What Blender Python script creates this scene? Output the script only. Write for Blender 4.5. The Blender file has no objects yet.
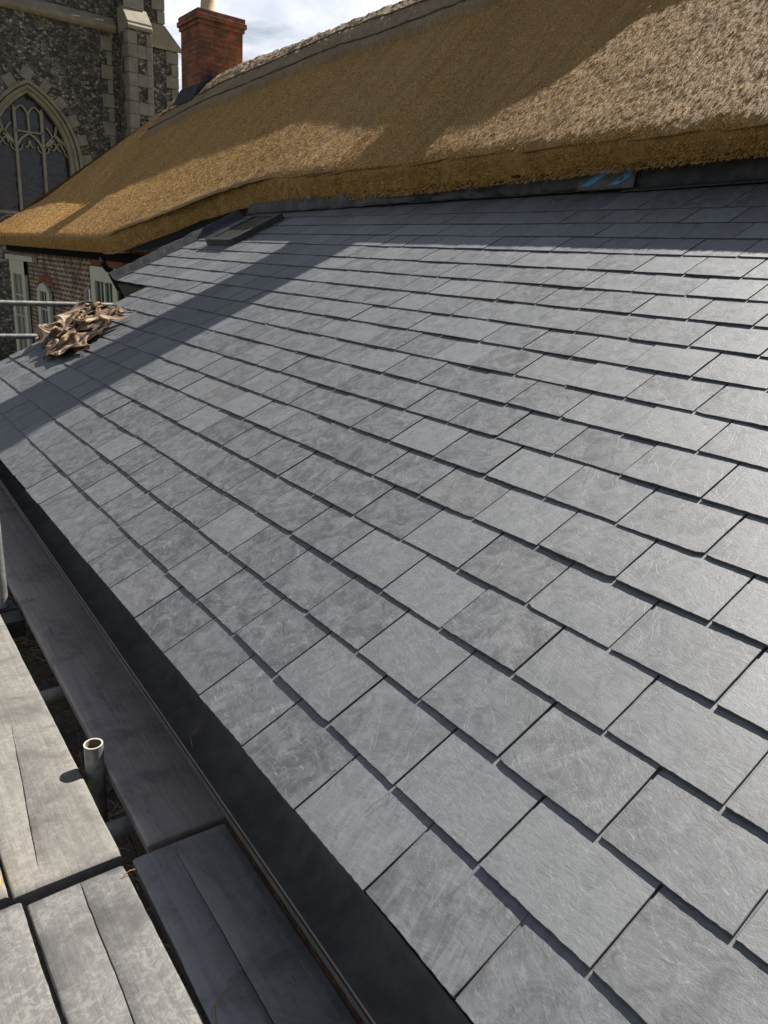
import bpy, math, random
import numpy as np
from mathutils import Vector, Matrix, noise as mn
random.seed(7); rng = np.random.default_rng(7)
S = bpy.context.scene
C = S.collection
R = math.radians
PITCH = R(27.13); GAU = 0.17897; SW = 0.25
EV = np.array([math.cos(PITCH), 0, math.sin(PITCH)]); NR = np.array([-math.sin(PITCH), 0, math.cos(PITCH)])
SUN = Vector((math.cos(R(48)), math.cos(R(48))*.0875, math.sin(R(48)))).normalized()
GZ = -2.6

# ------------------------------------------------------------------ noise helpers
def vnoise(x, y, seed=0):
    x = np.asarray(x, float); y = np.asarray(y, float)
    xi = np.floor(x).astype(np.int64); yi = np.floor(y).astype(np.int64)
    fx = x - xi; fy = y - yi
    fx = fx*fx*(3-2*fx); fy = fy*fy*(3-2*fy)
    def h(a, b):
        n = (a*374761393 + b*668265263 + seed*1274126177) & 0xffffffff
        n = ((n ^ (n >> 13)) * 1274126177) & 0xffffffff
        return ((n ^ (n >> 16)) & 0xffff)/65535.0
    return ((h(xi, yi)*(1-fx)+h(xi+1, yi)*fx)*(1-fy) + (h(xi, yi+1)*(1-fx)+h(xi+1, yi+1)*fx)*fy)*2-1

# ------------------------------------------------------------------ node helpers
def mat(name, build):
    m = bpy.data.materials.new(name); m.use_nodes = True
    nt = m.node_tree; nt.nodes.clear()
    out = nt.nodes.new('ShaderNodeOutputMaterial'); b = nt.nodes.new('ShaderNodeBsdfPrincipled')
    nt.links.new(b.outputs[0], out.inputs[0])
    build(N(nt), b); return m
class N:
    def __init__(s, nt): s.nt = nt
    def lk(s, a, b): s.nt.links.new(a, b)
    def put(s, sock, v):
        if v is None: return
        if isinstance(v, bpy.types.NodeSocket): s.lk(v, sock)
        else: sock.default_value = v
    def n(s, t, **k):
        nd = s.nt.nodes.new(t)
        for a, v in k.items(): setattr(nd, a, v)
        return nd
    def obj(s): return s.n('ShaderNodeTexCoord').outputs['Object']
    def attr(s, name, o='Fac'):
        return s.n('ShaderNodeAttribute', attribute_name=name).outputs[o]
    def mapping(s, v, sc=(1,1,1), rot=(0,0,0), loc=(0,0,0)):
        m = s.n('ShaderNodeMapping'); s.put(m.inputs[0], v)
        m.inputs['Scale'].default_value = sc; m.inputs['Rotation'].default_value = rot; m.inputs['Location'].default_value = loc
        return m.outputs[0]
    def noise(s, v, sc, det=4, rough=.55, dist=0, col=False):
        m = s.n('ShaderNodeTexNoise'); s.put(m.inputs['Vector'], v); m.inputs['Scale'].default_value = sc
        m.inputs['Detail'].default_value = det; m.inputs['Roughness'].default_value = rough; m.inputs['Distortion'].default_value = dist
        return m.outputs['Color' if col else 'Fac']
    def voro(s, v, sc, feature='F1', o='Distance', rand=1):
        m = s.n('ShaderNodeTexVoronoi', feature=feature); s.put(m.inputs['Vector'], v); m.inputs['Scale'].default_value = sc
        m.inputs['Randomness'].default_value = rand
        return m.outputs[o]
    def ramp(s, f, stops, interp='LINEAR'):
        m = s.n('ShaderNodeValToRGB'); s.put(m.inputs[0], f); cr = m.color_ramp; cr.interpolation = interp
        while len(cr.elements) > len(stops): cr.elements.remove(cr.elements[-1])
        while len(cr.elements) < len(stops): cr.elements.new(.5)
        for e, (p, c) in zip(cr.elements, stops):
            e.position = p
            if not isinstance(c, (tuple, list)): c = (c, c, c)
            e.color = (c[0], c[1], c[2], 1)
        return m.outputs[0]
    def mix(s, f, a, b, mode='MIX'):
        m = s.n('ShaderNodeMix', data_type='RGBA', blend_type=mode)
        s.put(m.inputs[0], f)
        for i, v in ((6, a), (7, b)):
            if isinstance(v, (tuple, list)): v = (v[0], v[1], v[2], 1)
            s.put(m.inputs[i], v)
        return m.outputs[2]
    def math(s, op, a, b=None, c=None):
        m = s.n('ShaderNodeMath', operation=op); s.put(m.inputs[0], a); s.put(m.inputs[1], b); s.put(m.inputs[2], c)
        return m.outputs[0]
    def bump(s, h, dist, strength=1, nrm=None):
        m = s.n('ShaderNodeBump'); s.put(m.inputs['Height'], h); m.inputs['Distance'].default_value = dist
        m.inputs['Strength'].default_value = strength
        if nrm: s.lk(nrm, m.inputs['Normal'])
        return m.outputs[0]
    def fin(s, b, col=None, rough=.7, nrm=None, metal=0, spec=.5):
        if col is not None:
            if isinstance(col, (tuple, list)): col = (col[0], col[1], col[2], 1)
            s.put(b.inputs['Base Color'], col)
        s.put(b.inputs['Roughness'], rough); s.put(b.inputs['Metallic'], metal); s.put(b.inputs['Specular IOR Level'], spec)
        if nrm: s.lk(nrm, b.inputs['Normal'])

M = {}
def m_slate(n, b):
    v = n.attr('sco', 'Vector'); r = n.attr('rnd'); e = n.attr('edg')
    grain = n.noise(n.mapping(v, (24, 62, 22)), 1, 6, .70, 1.6)
    cloud = n.noise(v, 17, 6, .66, .9)
    streak = n.noise(n.mapping(v, (60, 9, 20), (0, 0, .12)), 1, 5, .66, .8)
    fine = n.noise(v, 420, 3, .6)
    scr = n.noise(n.mapping(v, (26, 75, 30), (0, 0, .5)), 1, 7, .76, 1.6)
    base = n.ramp(r, [(0, (.014, .016, .019)), (.3, (.026, .029, .033)), (.62, (.042, .047, .051)), (.88, (.092, .098, .102)), (1, (.050, .048, .047))])
    c = n.mix(n.ramp(cloud, [(.40, 0), (.68, .85)]), base, (.095, .102, .110))
    r2 = n.math('FRACT', n.math('MULTIPLY', r, 17.37)); r3 = n.math('FRACT', n.math('MULTIPLY', r, 41.9))
    c = n.mix(n.math('MULTIPLY', n.ramp(streak, [(.48, 0), (.62, .36), (.8, .6)]), n.ramp(r2, [(.15, .1), (.9, 1)])), c, (.165, .175, .184))
    c = n.mix(n.math('MULTIPLY', n.ramp(scr, [(.54, 0), (.66, .75), (.70, .25), (.85, .8)]), n.ramp(r3, [(.1, .45), (.9, 1)])), c, (.20, .208, .215))
    c = n.mix(n.ramp(grain, [(.28, .6), (.50, 0)]), c, (.022, .025, .028))
    c = n.mix(n.ramp(fine, [(.64, 0), (.78, .4)]), c, (.24, .24, .235))
    # fine hairline splits on a few slates
    ln = n.noise(n.mapping(v, (1, .5, 1), (0, 0, .9)), 9, 2, .4, .8)
    line = n.math('MULTIPLY', n.ramp(n.math('ABSOLUTE', n.math('SUBTRACT', ln, .5)), [(.003, 1), (.008, 0)]), n.ramp(n.noise(v, 4.5, 2), [(.62, 0), (.65, 1)]))
    c = n.mix(n.math('MULTIPLY', line, .65), c, (.012, .013, .015))
    c = n.mix(n.math('MULTIPLY', e, .9), c, (.010, .011, .012))  # slate edges blackened, painting in the shade of steps and joints
    ter = n.noise(n.mapping(v, (1, .55, 1), (0, 0, .4)), 9, 2, .45, 1.2)
    st = n.math('SNAP', ter, .115)
    nb = n.bump(st, .0022, .5)
    nb = n.bump(grain, .0009, .5, nb)
    nb = n.bump(cloud, .0020, .4, nb)
    nb = n.bump(fine, .0005, .5, nb)
    n.fin(b, c, n.math('ADD', n.ramp(cloud, [(.3, .52), (.7, .68)]), n.math('MULTIPLY', e, .35)), nb, spec=.9); b.inputs['IOR'].default_value = 1.85
M['slate'] = mat('slate', m_slate)

def m_thatch(n, b):
    v = n.obj()
    sl = n.mapping(v, (1, 1, 1), (0, R(45), 0))
    a = n.noise(n.mapping(sl, (16, 120, 16)), 1, 6, .72, .4)
    band = n.noise(n.mapping(sl, (.9, 5, .9), (0, 0, .25)), 1, 5, .62, .5)
    sp = n.noise(v, 120, 4, .75)
    c = n.mix(n.ramp(a, [(.3, 0), (.7, 1)]), (.31, .155, .054), (.88, .55, .205))
    c = n.mix(n.ramp(sp, [(.36, .85), (.52, 0)]), c, (.11, .052, .014))
    c = n.mix(n.ramp(sp, [(.58, 0), (.70, .6)]), c, (.72, .48, .19))
    c = n.mix(n.ramp(band, [(.38, .55), (.56, 0)]), c, (.32, .165, .05))
    nb = n.bump(sp, .024, .9); nb = n.bump(a, .012, .7, nb)
    n.fin(b, c, .6, nb, spec=.25)
M['thatch'] = mat('thatch', m_thatch)
def m_reed(n, b):
    r = n.attr('rnd')
    c = n.ramp(r, [(0, (.26, .140, .045)), (.3, (.57, .34, .110)), (.65, (.80, .53, .20)), (.88, (.88, .68, .34)), (1, (.93, .82, .56))])
    n.fin(b, c, .40, None, spec=.5)
M['reed'] = mat('reed', m_reed)
def m_oldreed(n, b):
    v = n.obj()
    a = n.noise(n.mapping(v, (10, 70, 10), (0, R(50), 0)), 1, 5, .7, .6); big = n.noise(v, 2.2, 4, .6)
    c = n.mix(n.ramp(a, [(.3, 0), (.7, 1)]), (.15, .105, .068), (.46, .35, .225))
    c = n.mix(n.ramp(big, [(.4, 0), (.65, .6)]), c, (.22, .155, .09))
    nb = n.bump(a, .02, .9); n.fin(b, c, .85, nb, spec=.2)
M['oldreed'] = mat('weathered_reed', m_oldreed)

def brickmat(axis, c1, c2, mortar, sc=1., mort=.012):
    def f(n, b):
        v = n.obj(); sp = n.n('ShaderNodeSeparateXYZ'); n.lk(v, sp.inputs[0])
        cb = n.n('ShaderNodeCombineXYZ'); n.lk(sp.outputs[axis], cb.inputs[0]); n.lk(sp.outputs[2], cb.inputs[1])
        wob = n.noise(v, 9, 3, .6, col=True)
        vv = n.n('ShaderNodeVectorMath', operation='MULTIPLY_ADD'); n.lk(wob, vv.inputs[0]); vv.inputs[1].default_value = (.02, .02, 0); n.lk(cb.outputs[0], vv.inputs[2])
        br = n.n('ShaderNodeTexBrick'); n.lk(vv.outputs[0], br.inputs['Vector'])
        br.inputs['Color1'].default_value = (*c1, 1); br.inputs['Color2'].default_value = (*c2, 1); br.inputs['Mortar'].default_value = (*mortar, 1)
        br.inputs['Scale'].default_value = sc; br.inputs['Brick Width'].default_value = .225; br.inputs['Row Height'].default_value = .075
        br.inputs['Mortar Size'].default_value = mort; br.inputs['Mortar Smooth'].default_value = .2; br.inputs['Bias'].default_value = 0
        st = n.noise(v, 3.5, 5, .65); fn = n.noise(v, 45, 4, .6)
        c = n.mix(n.ramp(st, [(.38, .8), (.62, 0)]), br.outputs['Color'], (.065, .04, .032))
        c = n.mix(n.ramp(fn, [(.5, 0), (.8, .4)]), c, (.33, .27, .22))
        nb = n.bump(br.outputs['Fac'], -.006, .8); nb = n.bump(fn, .004, .6, nb)
        n.fin(b, c, .9, nb, spec=.2)
    return f
M['brick_x'] = mat('aged_brick_long', brickmat(1, (.24, .085, .048), (.12, .052, .036), (.46, .40, .31), 1., .02))
M['brick_y'] = mat('aged_brick_end', brickmat(0, (.22, .08, .045), (.13, .055, .035), (.28, .24, .19), 1., .016))
M['brick_shaded'] = mat('shade_darkened_brick', brickmat(1, (.10, .036, .022), (.055, .024, .018), (.07, .055, .045), 1., .012))  # brick colour darkened to stand in for shade below the eave
M['chim_y'] = mat('chimney_brick_front', brickmat(0, (.36, .105, .048), (.19, .055, .032), (.26, .18, .12), 1., .008))
M['chim_x'] = mat('chimney_brick_side', brickmat(1, (.36, .105, .048), (.19, .055, .032), (.26, .18, .12), 1., .008))

def m_flint(n, b):
    v0 = n.obj(); w = n.noise(v0, 5, 3, .6, col=True)
    vm = n.n('ShaderNodeVectorMath', operation='MULTIPLY_ADD'); n.lk(w, vm.inputs[0]); vm.inputs[1].default_value = (.12, .12, .12); n.lk(v0, vm.inputs[2])
    v = n.mapping(vm.outputs[0], (1, 1, 1.25))
    cell = n.voro(v, 11, 'F1', 'Color'); d = n.voro(v, 11, 'DISTANCE_TO_EDGE')
    sp = n.n('ShaderNodeSeparateColor'); n.lk(cell, sp.inputs[0])
    c = n.ramp(sp.outputs[0], [(0, (.030, .030, .034)), (.36, (.075, .070, .068)), (.58, (.155, .137, .118)), (.78, (.26, .235, .205)), (.92, (.46, .42, .36)), (1, (.28, .15, .10))])
    c = n.mix(n.ramp(d, [(.02, 1), (.09, 0)]), c, (.125, .115, .095))
    patch = n.noise(v0, .9, 5, .65)
    c = n.mix(n.ramp(patch, [(.35, .55), (.6, 0)]), c, (.06, .055, .052))
    nb = n.bump(n.ramp(d, [(0, 0), (.25, 1)]), .05, .8); n.fin(b, c, .6, nb, spec=.4)
M['flint'] = mat('flint_rubble', m_flint)
def stone(c1, c2, c3, bs=.01):
    def f(n, b):
        v = n.obj(); a = n.noise(v, 2.5, 6, .7, .4); f_ = n.noise(v, 28, 5, .7)
        c = n.mix(n.ramp(a, [(.3, 0), (.7, 1)]), c1, c2); c = n.mix(n.ramp(f_, [(.55, 0), (.75, .7)]), c, c3)
        n.fin(b, c, .9, n.bump(f_, bs, .8), spec=.2)
    return f
M['ashlar'] = mat('grey_ashlar', stone((.17, .155, .13), (.30, .275, .235), (.10, .09, .078), .02))
M['stone_warm'] = mat('lichen_limestone', stone((.22, .20, .155), (.34, .305, .235), (.15, .135, .11)))
M['stone_grey'] = mat('weathered_stone', stone((.17, .15, .115), (.29, .26, .20), (.10, .09, .075)))
M['leaded_glass'] = mat('leaded_glass', lambda n, b: n.fin(b, n.mix(n.noise(n.obj(), 7, 4, .7), (.006, .007, .012), (.045, .05, .075)), .22, n.bump(n.voro(n.obj(), 7, 'F1', 'Distance'), .02, .5), spec=.5))
M['shade_black'] = mat('painted_shade', lambda n, b: n.fin(b, (.01, .01, .011), .9, spec=.1))  # near-black colour standing in for shade in gaps and openings

def m_wood(tone, worn):
    def f(n, b):
        v = n.obj(); r = n.n('ShaderNodeObjectInfo').outputs['Random']
        vv = n.n('ShaderNodeVectorMath', operation='ADD'); n.lk(v, vv.inputs[0]); n.lk(n.math('MULTIPLY', r, 30.), vv.inputs[1]); v = vv.outputs[0]
        g = n.noise(n.mapping(v, (75, 2.2, 75)), 1, 7, .68, .35); g2 = n.noise(n.mapping(v, (260, 9, 260)), 1, 4, .7, .3)
        blot = n.noise(v, 6, 7, .70, .5); leaf = n.noise(v, 48, 7, .70, 1.2); fine = n.noise(v, 380, 3, .7)
        c = n.mix(n.ramp(g, [(.3, 0), (.7, 1)]), tuple(t*.74 for t in tone), tuple(t*1.12 for t in tone))
        c = n.mix(n.ramp(blot, [(.36, .75), (.5, 0)]), c, tuple(t*q for t, q in zip(tone, (.50, .49, .50))))
        k = n.math('MULTIPLY', n.ramp(leaf, [(.49, 0), (.56, 1)]), n.ramp(blot, [(.40, .1), (.56, 1)]))
        c = n.mix(n.math('MULTIPLY', k, worn*.5), c, (.29, .278, .255))
        c = n.mix(n.ramp(leaf, [(.30, .6), (.40, 0)]), c, tuple(t*.6 for t in tone))
        c = n.mix(n.ramp(blot, [(.60, 0), (.72, .5)]), c, (.20, .150, .105))
        c = n.mix(n.ramp(g2, [(.30, .7), (.37, 0)]), c, (.05, .045, .04))
        c = n.mix(n.ramp(fine, [(.62, 0), (.76, .5)]), c, (.36, .34, .31))
        # knots
        kd = n.voro(n.mapping(v, (7, 2.6, 7)), 1, 'F1', 'Distance')
        c = n.mix(n.ramp(kd, [(.035, .8), (.07, 0)]), c, (.05, .035, .025))
        nb = n.bump(g, .0014, .7); nb = n.bump(g2, .0008, .7, nb); nb = n.bump(leaf, .0006, .5, nb)
        n.fin(b, c, .78, nb, spec=.25)
    return f
M['wood_pale'] = mat('weathered_board_pale', m_wood((.185, .173, .155), .75))
M['wood_mid'] = mat('weathered_board_grey', m_wood((.142, .138, .132), .8))
M['wood_dark'] = mat('weathered_board_dusty', m_wood((.27, .258, .25), .9))
M['wood_brown'] = mat('weathered_board_brown', m_wood((.36, .315, .29), .4))

def m_metal(c0, c1, rough, metal, sc=30, bs=.001):
    def f(n, b):
        v = n.obj(); a = n.noise(v, sc, 5, .65); a2 = n.noise(v, 6, 4, .6)
        c = n.mix(n.ramp(a, [(.4, 0), (.65, 1)]), c0, c1)
        n.fin(b, n.mix(n.ramp(a2, [(.55, 0), (.7, .35)]), c, tuple(x*.6 for x in c0)), n.ramp(a2, [(.3, rough-.08), (.7, rough+.12)]), n.bump(a, bs, .6), metal)
    return f
M['tube'] = mat('galvanised_steel', m_metal((.17, .17, .16), (.30, .295, .28), .5, .35))
M['tube_rim'] = mat('worn_tube_rim', m_metal((.42, .39, .34), (.6, .57, .5), .6, .1))
M['tube_in'] = mat('rusty_tube_bore', m_metal((.16, .12, .08), (.24, .18, .12), .8, .1))
M['gutter'] = mat('black_gutter', m_metal((.060, .060, .062), (.095, .092, .088), .8, 0, 18, .0008))
M['lip'] = mat('black_rolled_edge', lambda n, b: n.fin(b, n.mix(n.noise(n.obj(), 25, 4), (.008, .008, .009), (.022, .021, .02)), .9, spec=.12))
M['lead'] = mat('sheet_lead', m_metal((.022, .024, .029), (.045, .048, .055), .72, .05, 14, .004))
M['membrane'] = mat('breather_membrane', m_metal((.014, .015, .018), (.034, .035, .040), .55, 0, 9, .010))
M['membrane_grey'] = mat('grey_membrane', m_metal((.06, .056, .052), (.09, .085, .08), .6, 0, 9, .003))
M['blue'] = mat('blue_print', lambda n, b: n.fin(b, n.mix(n.noise(n.obj(), 30), (.05, .20, .40), (.10, .30, .50)), .6))
M['cream'] = mat('cream_paint', lambda n, b: n.fin(b, n.mix(n.noise(n.obj(), 8, 5), (.50, .48, .38), (.64, .61, .50)), .5))
M['glass'] = mat('window_glass', lambda n, b: n.fin(b, n.mix(n.noise(n.obj(), 3, 3), (.015, .018, .016), (.05, .06, .055)), .12, spec=.6))
M['roofglass'] = mat('rooflight_glass', lambda n, b: n.fin(b, (.05, .05, .045), .25, n.bump(n.noise(n.obj(), 14), .003, .4)))
M['frame_dark'] = mat('dark_frame', m_metal((.03, .032, .032), (.06, .06, .058), .5, .2))
M['red_arch'] = mat('rubbed_red_brick', stone((.20, .07, .04), (.26, .09, .05), (.12, .05, .035)))
M['black_paint'] = mat('black_paint', lambda n, b: n.fin(b, (.012, .012, .013), .35))
M['pot'] = mat('buff_clay_pot', stone((.42, .33, .20), (.52, .42, .27), (.3, .24, .16)))
def m_cloth(n, b):
    v = n.obj(); a = n.noise(v, 7, 5, .6, .7); wv = n.noise(v, 260, 2, .5); d = n.noise(v, 2.8, 3)
    c = n.ramp(a, [(.34, (.070, .044, .032)), (.46, (.17, .115, .078)), (.56, (.30, .22, .145)), (.70, (.46, .36, .25))])
    c = n.mix(n.ramp(d, [(.55, 0), (.65, .55)]), c, (.14, .085, .07))
    n.fin(b, c, .95, n.bump(wv, .002, .6, n.bump(a, .008, .5)), spec=.1)
M['cloth'] = mat('hessian', m_cloth)
def m_ground(n, b):
    v = n.obj(); a = n.noise(v, 1.2, 6, .65); f = n.noise(v, 22, 5, .7)
    c = n.mix(a, (.05, .065, .025), (.10, .085, .05)); c = n.mix(n.ramp(f, [(.5, 0), (.7, .6)]), c, (.13, .11, .07))
    n.fin(b, c, .95, n.bump(f, .03, .8), spec=.1)
M['ground'] = mat('rough_grass_and_soil', m_ground)
M['yellow'] = mat('yellow_plastic', lambda n, b: n.fin(b, n.mix(n.noise(n.obj(), 30), (.75, .42, .02), (.85, .52, .04)), .4))
M['leaf'] = mat('shrub_leaf', lambda n, b: n.fin(b, n.mix(n.noise(n.obj(), 9), (.03, .055, .02), (.09, .12, .05)), .6))
M['bark'] = mat('bark', lambda n, b: n.fin(b, n.mix(n.noise(n.obj(), 20), (.06, .045, .03), (.14, .11, .08)), .9))
M['fascia'] = mat('painted_fascia', lambda n, b: n.fin(b, n.mix(n.noise(n.obj(), 12), (.03, .03, .032), (.05, .05, .05)), .6))

# ------------------------------------------------------------------ mesh helpers
class MB:
    def __init__(s): s.v = []; s.f = []; s.m = []
    def add(s, vs, fs, mi=0):
        o = len(s.v); s.v += [tuple(map(float, p)) for p in vs]; s.f += [tuple(o+i for i in f) for f in fs]; s.m += [mi]*len(fs)
    def box(s, a, b, mi=0):
        x0, y0, z0 = a; x1, y1, z1 = b
        s.add([(x0,y0,z0),(x1,y0,z0),(x1,y1,z0),(x0,y1,z0),(x0,y0,z1),(x1,y0,z1),(x1,y1,z1),(x0,y1,z1)],
              [(0,3,2,1),(4,5,6,7),(0,1,5,4),(1,2,6,5),(2,3,7,6),(3,0,4,7)], mi)
    def prism(s, poly, d0, d1, axis, mi=0):   # poly in the plane perpendicular to axis
        def P(p, d):
            return {0: (d, p[0], p[1]), 1: (p[0], d, p[1]), 2: (p[0], p[1], d)}[axis]
        n = len(poly); vs = [P(p, d0) for p in poly]+[P(p, d1) for p in poly]
        fs = [tuple(range(n))[::-1], tuple(range(n, 2*n))]+[(i, (i+1) % n, n+(i+1) % n, n+i) for i in range(n)]
        s.add(vs, fs, mi)
    def tube(s, pts, r, seg=16, r_in=None, cap=True, mi=0):
        pts = [Vector(p) for p in pts]; rings = []
        rr = r if isinstance(r, (list, tuple)) else [r]*len(pts)
        up = Vector((0, 0, 1))
        d0 = (pts[1]-pts[0]).normalized()
        if abs(d0.dot(up)) > .95: up = Vector((1, 0, 0))
        vs = []
        for i, p in enumerate(pts):
            d = (pts[min(i+1, len(pts)-1)]-pts[max(i-1, 0)]).normalized()
            a = d.cross(up).normalized(); b = d.cross(a)
            for k in range(seg):
                t = 2*math.pi*k/seg; vs.append(p+(a*math.cos(t)+b*math.sin(t))*rr[i])
        fs = []
        for i in range(len(pts)-1):
            for k in range(seg):
                k2 = (k+1) % seg; fs.append((i*seg+k, i*seg+k2, (i+1)*seg+k2, (i+1)*seg+k))
        if cap: fs.append(tuple(range(seg))); fs.append(tuple(range((len(pts)-1)*seg, len(pts)*seg))[::-1])
        s.add(vs, fs, mi)
    def build(s, name, mats, parent=None, smooth=False, bevel=0, loc=None):
        me = bpy.data.meshes.new(name); vs = s.v
        if loc is not None: vs = [(x-loc[0], y-loc[1], z-loc[2]) for x, y, z in vs]
        me.from_pydata(vs, [], s.f); 
        if not isinstance(mats, (list, tuple)): mats = [mats]
        for m in mats: me.materials.append(m)
        me.polygons.foreach_set('material_index', s.m)
        o = bpy.data.objects.new(name, me); C.objects.link(o)
        fixn(me)
        if loc is not None: o.location = loc
        if smooth:
            me.polygons.foreach_set('use_smooth', [True]*len(me.polygons))
        if bevel:
            b = o.modifiers.new('bevel', 'BEVEL'); b.width = bevel; b.segments = 2; b.limit_method = 'ANGLE'; b.angle_limit = R(40)
        if parent: setp(o, parent)
        return o
import bmesh
def fixn(me):
    bm = bmesh.new(); bm.from_mesh(me); bmesh.ops.recalc_face_normals(bm, faces=bm.faces); bm.to_mesh(me); bm.free()
def setp(o, p):
    o.parent = p; 
    q = p; off = Vector((0, 0, 0))
    while q: off += q.location; q = q.parent
    o.location = Vector(o.location)-off
def rawmesh(name, V, F, mats, parent=None, smooth=False, attrs=None, loc=None):
    """V (n,3) array, F (m,k) array of equal polygons"""
    me = bpy.data.meshes.new(name); V = np.asarray(V, np.float32)
    F = np.asarray(F, np.int32); m, k = F.shape
    me.vertices.add(len(V)); me.vertices.foreach_set('co', V.ravel())
    me.loops.add(m*k); me.loops.foreach_set('vertex_index', F.ravel())
    me.polygons.add(m); me.polygons.foreach_set('loop_start', np.arange(0, m*k, k, dtype=np.int32))
    me.polygons.foreach_set('loop_total', np.full(m, k, np.int32))
    me.update(calc_edges=True)
    me.polygons.foreach_set('use_smooth', np.full(m, smooth))
    me.materials.append(mats)
    for nm, (ty, arr) in (attrs or {}).items():
        a = me.attributes.new(nm, ty, 'POINT'); a.data.foreach_set('vector' if ty == 'FLOAT_VECTOR' else 'value', np.asarray(arr, np.float32).ravel())
    o = bpy.data.objects.new(name, me); C.objects.link(o)
    if parent: setp(o, parent)
    return o
def thing(name, label, cat, loc=(0, 0, 0), group=None):
    o = bpy.data.objects.new(name, None); C.objects.link(o); o.location = loc; o.empty_display_size = .2
    o['label'] = label; o['category'] = cat
    if group: o['group'] = group
    return o
def tag(o, label, cat, group=None):
    o['label'] = label; o['category'] = cat
    if group: o['group'] = group
    return o
def on_roof(a, s, h):   # a along y, s up the slope, h above the roof plane
    p = EV*s+NR*h; return (p[0], a, p[2])

# ================================================================== GROUND
g = MB(); g.add([(-400, -400, GZ), (400, -400, GZ), (400, 400, GZ), (-400, 400, GZ)], [(0, 1, 2, 3)])
o = g.build('ground', M['ground']); o['kind'] = 'structure'

# ================================================================== SLATE-ROOFED EXTENSION
ext = thing('slate_roofed_extension', 'low brick extension under the freshly laid dark grey slate roof', 'building', (1.5, 2.5, GZ))
Y0 = -3.0
def verge(i): return 5.80 if i < 10 else 6.70
V = []; Fc = []; SCO = []; RND = []; EDG = []
def slate(ya, yb, s0, L, lift, t, skew=0.):
    w = yb-ya; na, ns = 28, 12
    P = []
    seed = random.random()*1000
    ch = random.choice([0, 0, 0, 1]); cp = random.choice([0., w]); cd = random.uniform(.002, .008)
    for i in range(na+1):
        a = w*i/na; e =   .0009*mn.noise(Vector((a*60, seed, 0)))+.0013*mn.noise(Vector((a*240, seed, 3)))+.0008*mn.noise(Vector((a*14, seed, 9)))
        if ch: e += cd*max(0, 1-abs(a-cp)/.02)
        P.append((a, e+skew*(a/w-.5)))
    for i in range(1, ns+1):
        q = i/ns; P.append((w+.0008*mn.noise(Vector((q*30, seed, 5)))+.0007*mn.noise(Vector((q*90, seed, 6))), q*L+skew*.5*(1-q)))
    for i in range(1, ns+1):
        q = 1-i/ns
        if i == ns: break
        P.append((.0008*mn.noise(Vector((q*30, seed, 7)))+.0007*mn.noise(Vector((q*90, seed, 8))), q*L-skew*.5*(1-q)))
    # head corner
    P.insert(na+ns+1, (0, L))
    n = len(P); ca, cs = w/2, L/2
    base = len(V); off = np.array([random.random()*40, random.random()*40, random.random()*40]); ro = random.uniform(-.6, .6); c_, s_ = math.cos(ro), math.sin(ro)
    tilt = random.uniform(-.0012, .0012)
    rv = random.random()
    for ring in (0, 1, 2):
        for k, (a, s) in enumerate(P):
            ins = 0 if ring < 2 else (.0006+.0018*abs(mn.noise(Vector((a*80+seed, s*80, 1)))))
            aa = a+(ins if a < ca else -ins); ss = s+(ins if s < cs else -ins)
            hb = (2*.0056)*(1-s/(2*GAU))+lift*(1-s/L)+tilt*(a/w-.5)*2
            h = hb+(0, t-.0008, t)[ring]
            V.append(on_roof(ya+aa, s0+ss, h))
            SCO.append((off[0]+a*c_-s*s_, off[1]+a*s_+s*c_, off[2])); RND.append(rv); EDG.append(0. if ring == 2 else 1.)
    Fc.append(tuple(base+2*n+i for i in range(n)))
    for q_ in (0, n):
        for i in range(n):
            j = (i+1) % n; Fc.append((base+q_+i, base+q_+j, base+q_+n+j, base+q_+n+i))
for i in range(-1, 19):
    s0 = max(i, 0)*GAU; L = .40 if i >= 0 else .21
    if i == 18: L = .44
    par = 0 if i % 2 == 0 else .5
    cs_ = random.uniform(-.003, .003) if i > 0 else 0
    u = -12+par
    while u*SW < verge(i):
        ya = u*SW+random.uniform(-.0012, .0012)+.0027; yb = (u+1)*SW+random.uniform(-.0012, .0012)-.0027
        yb = min(yb, verge(i)+random.uniform(-.004, .004))
        if yb-ya > .04:
            slate(ya, yb, s0+(cs_+random.uniform(-.0025, .0025) if i > 0 else random.uniform(-.002, .002)+(.004 if i < 0 else 0)), L,
                  (random.uniform(.0003, .0026) if i >= 0 else -.009), random.uniform(.0050, .0068), random.uniform(-.003, .003))
        u += 1
me = bpy.data.meshes.new('slate_covering'); me.from_pydata(V, [], Fc); me.materials.append(M['slate'])
a = me.attributes.new('sco', 'FLOAT_VECTOR', 'POINT'); a.data.foreach_set('vector', np.array(SCO, np.float32).ravel())
a = me.attributes.new('rnd', 'FLOAT', 'POINT'); a.data.foreach_set('value', np.array(RND, np.float32))
a = me.attributes.new('edg', 'FLOAT', 'POINT'); a.data.foreach_set('value', np.array(EDG, np.float32))
fixn(me)
o = bpy.data.objects.new('slate_covering', me); C.objects.link(o); setp(o, ext)
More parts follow.
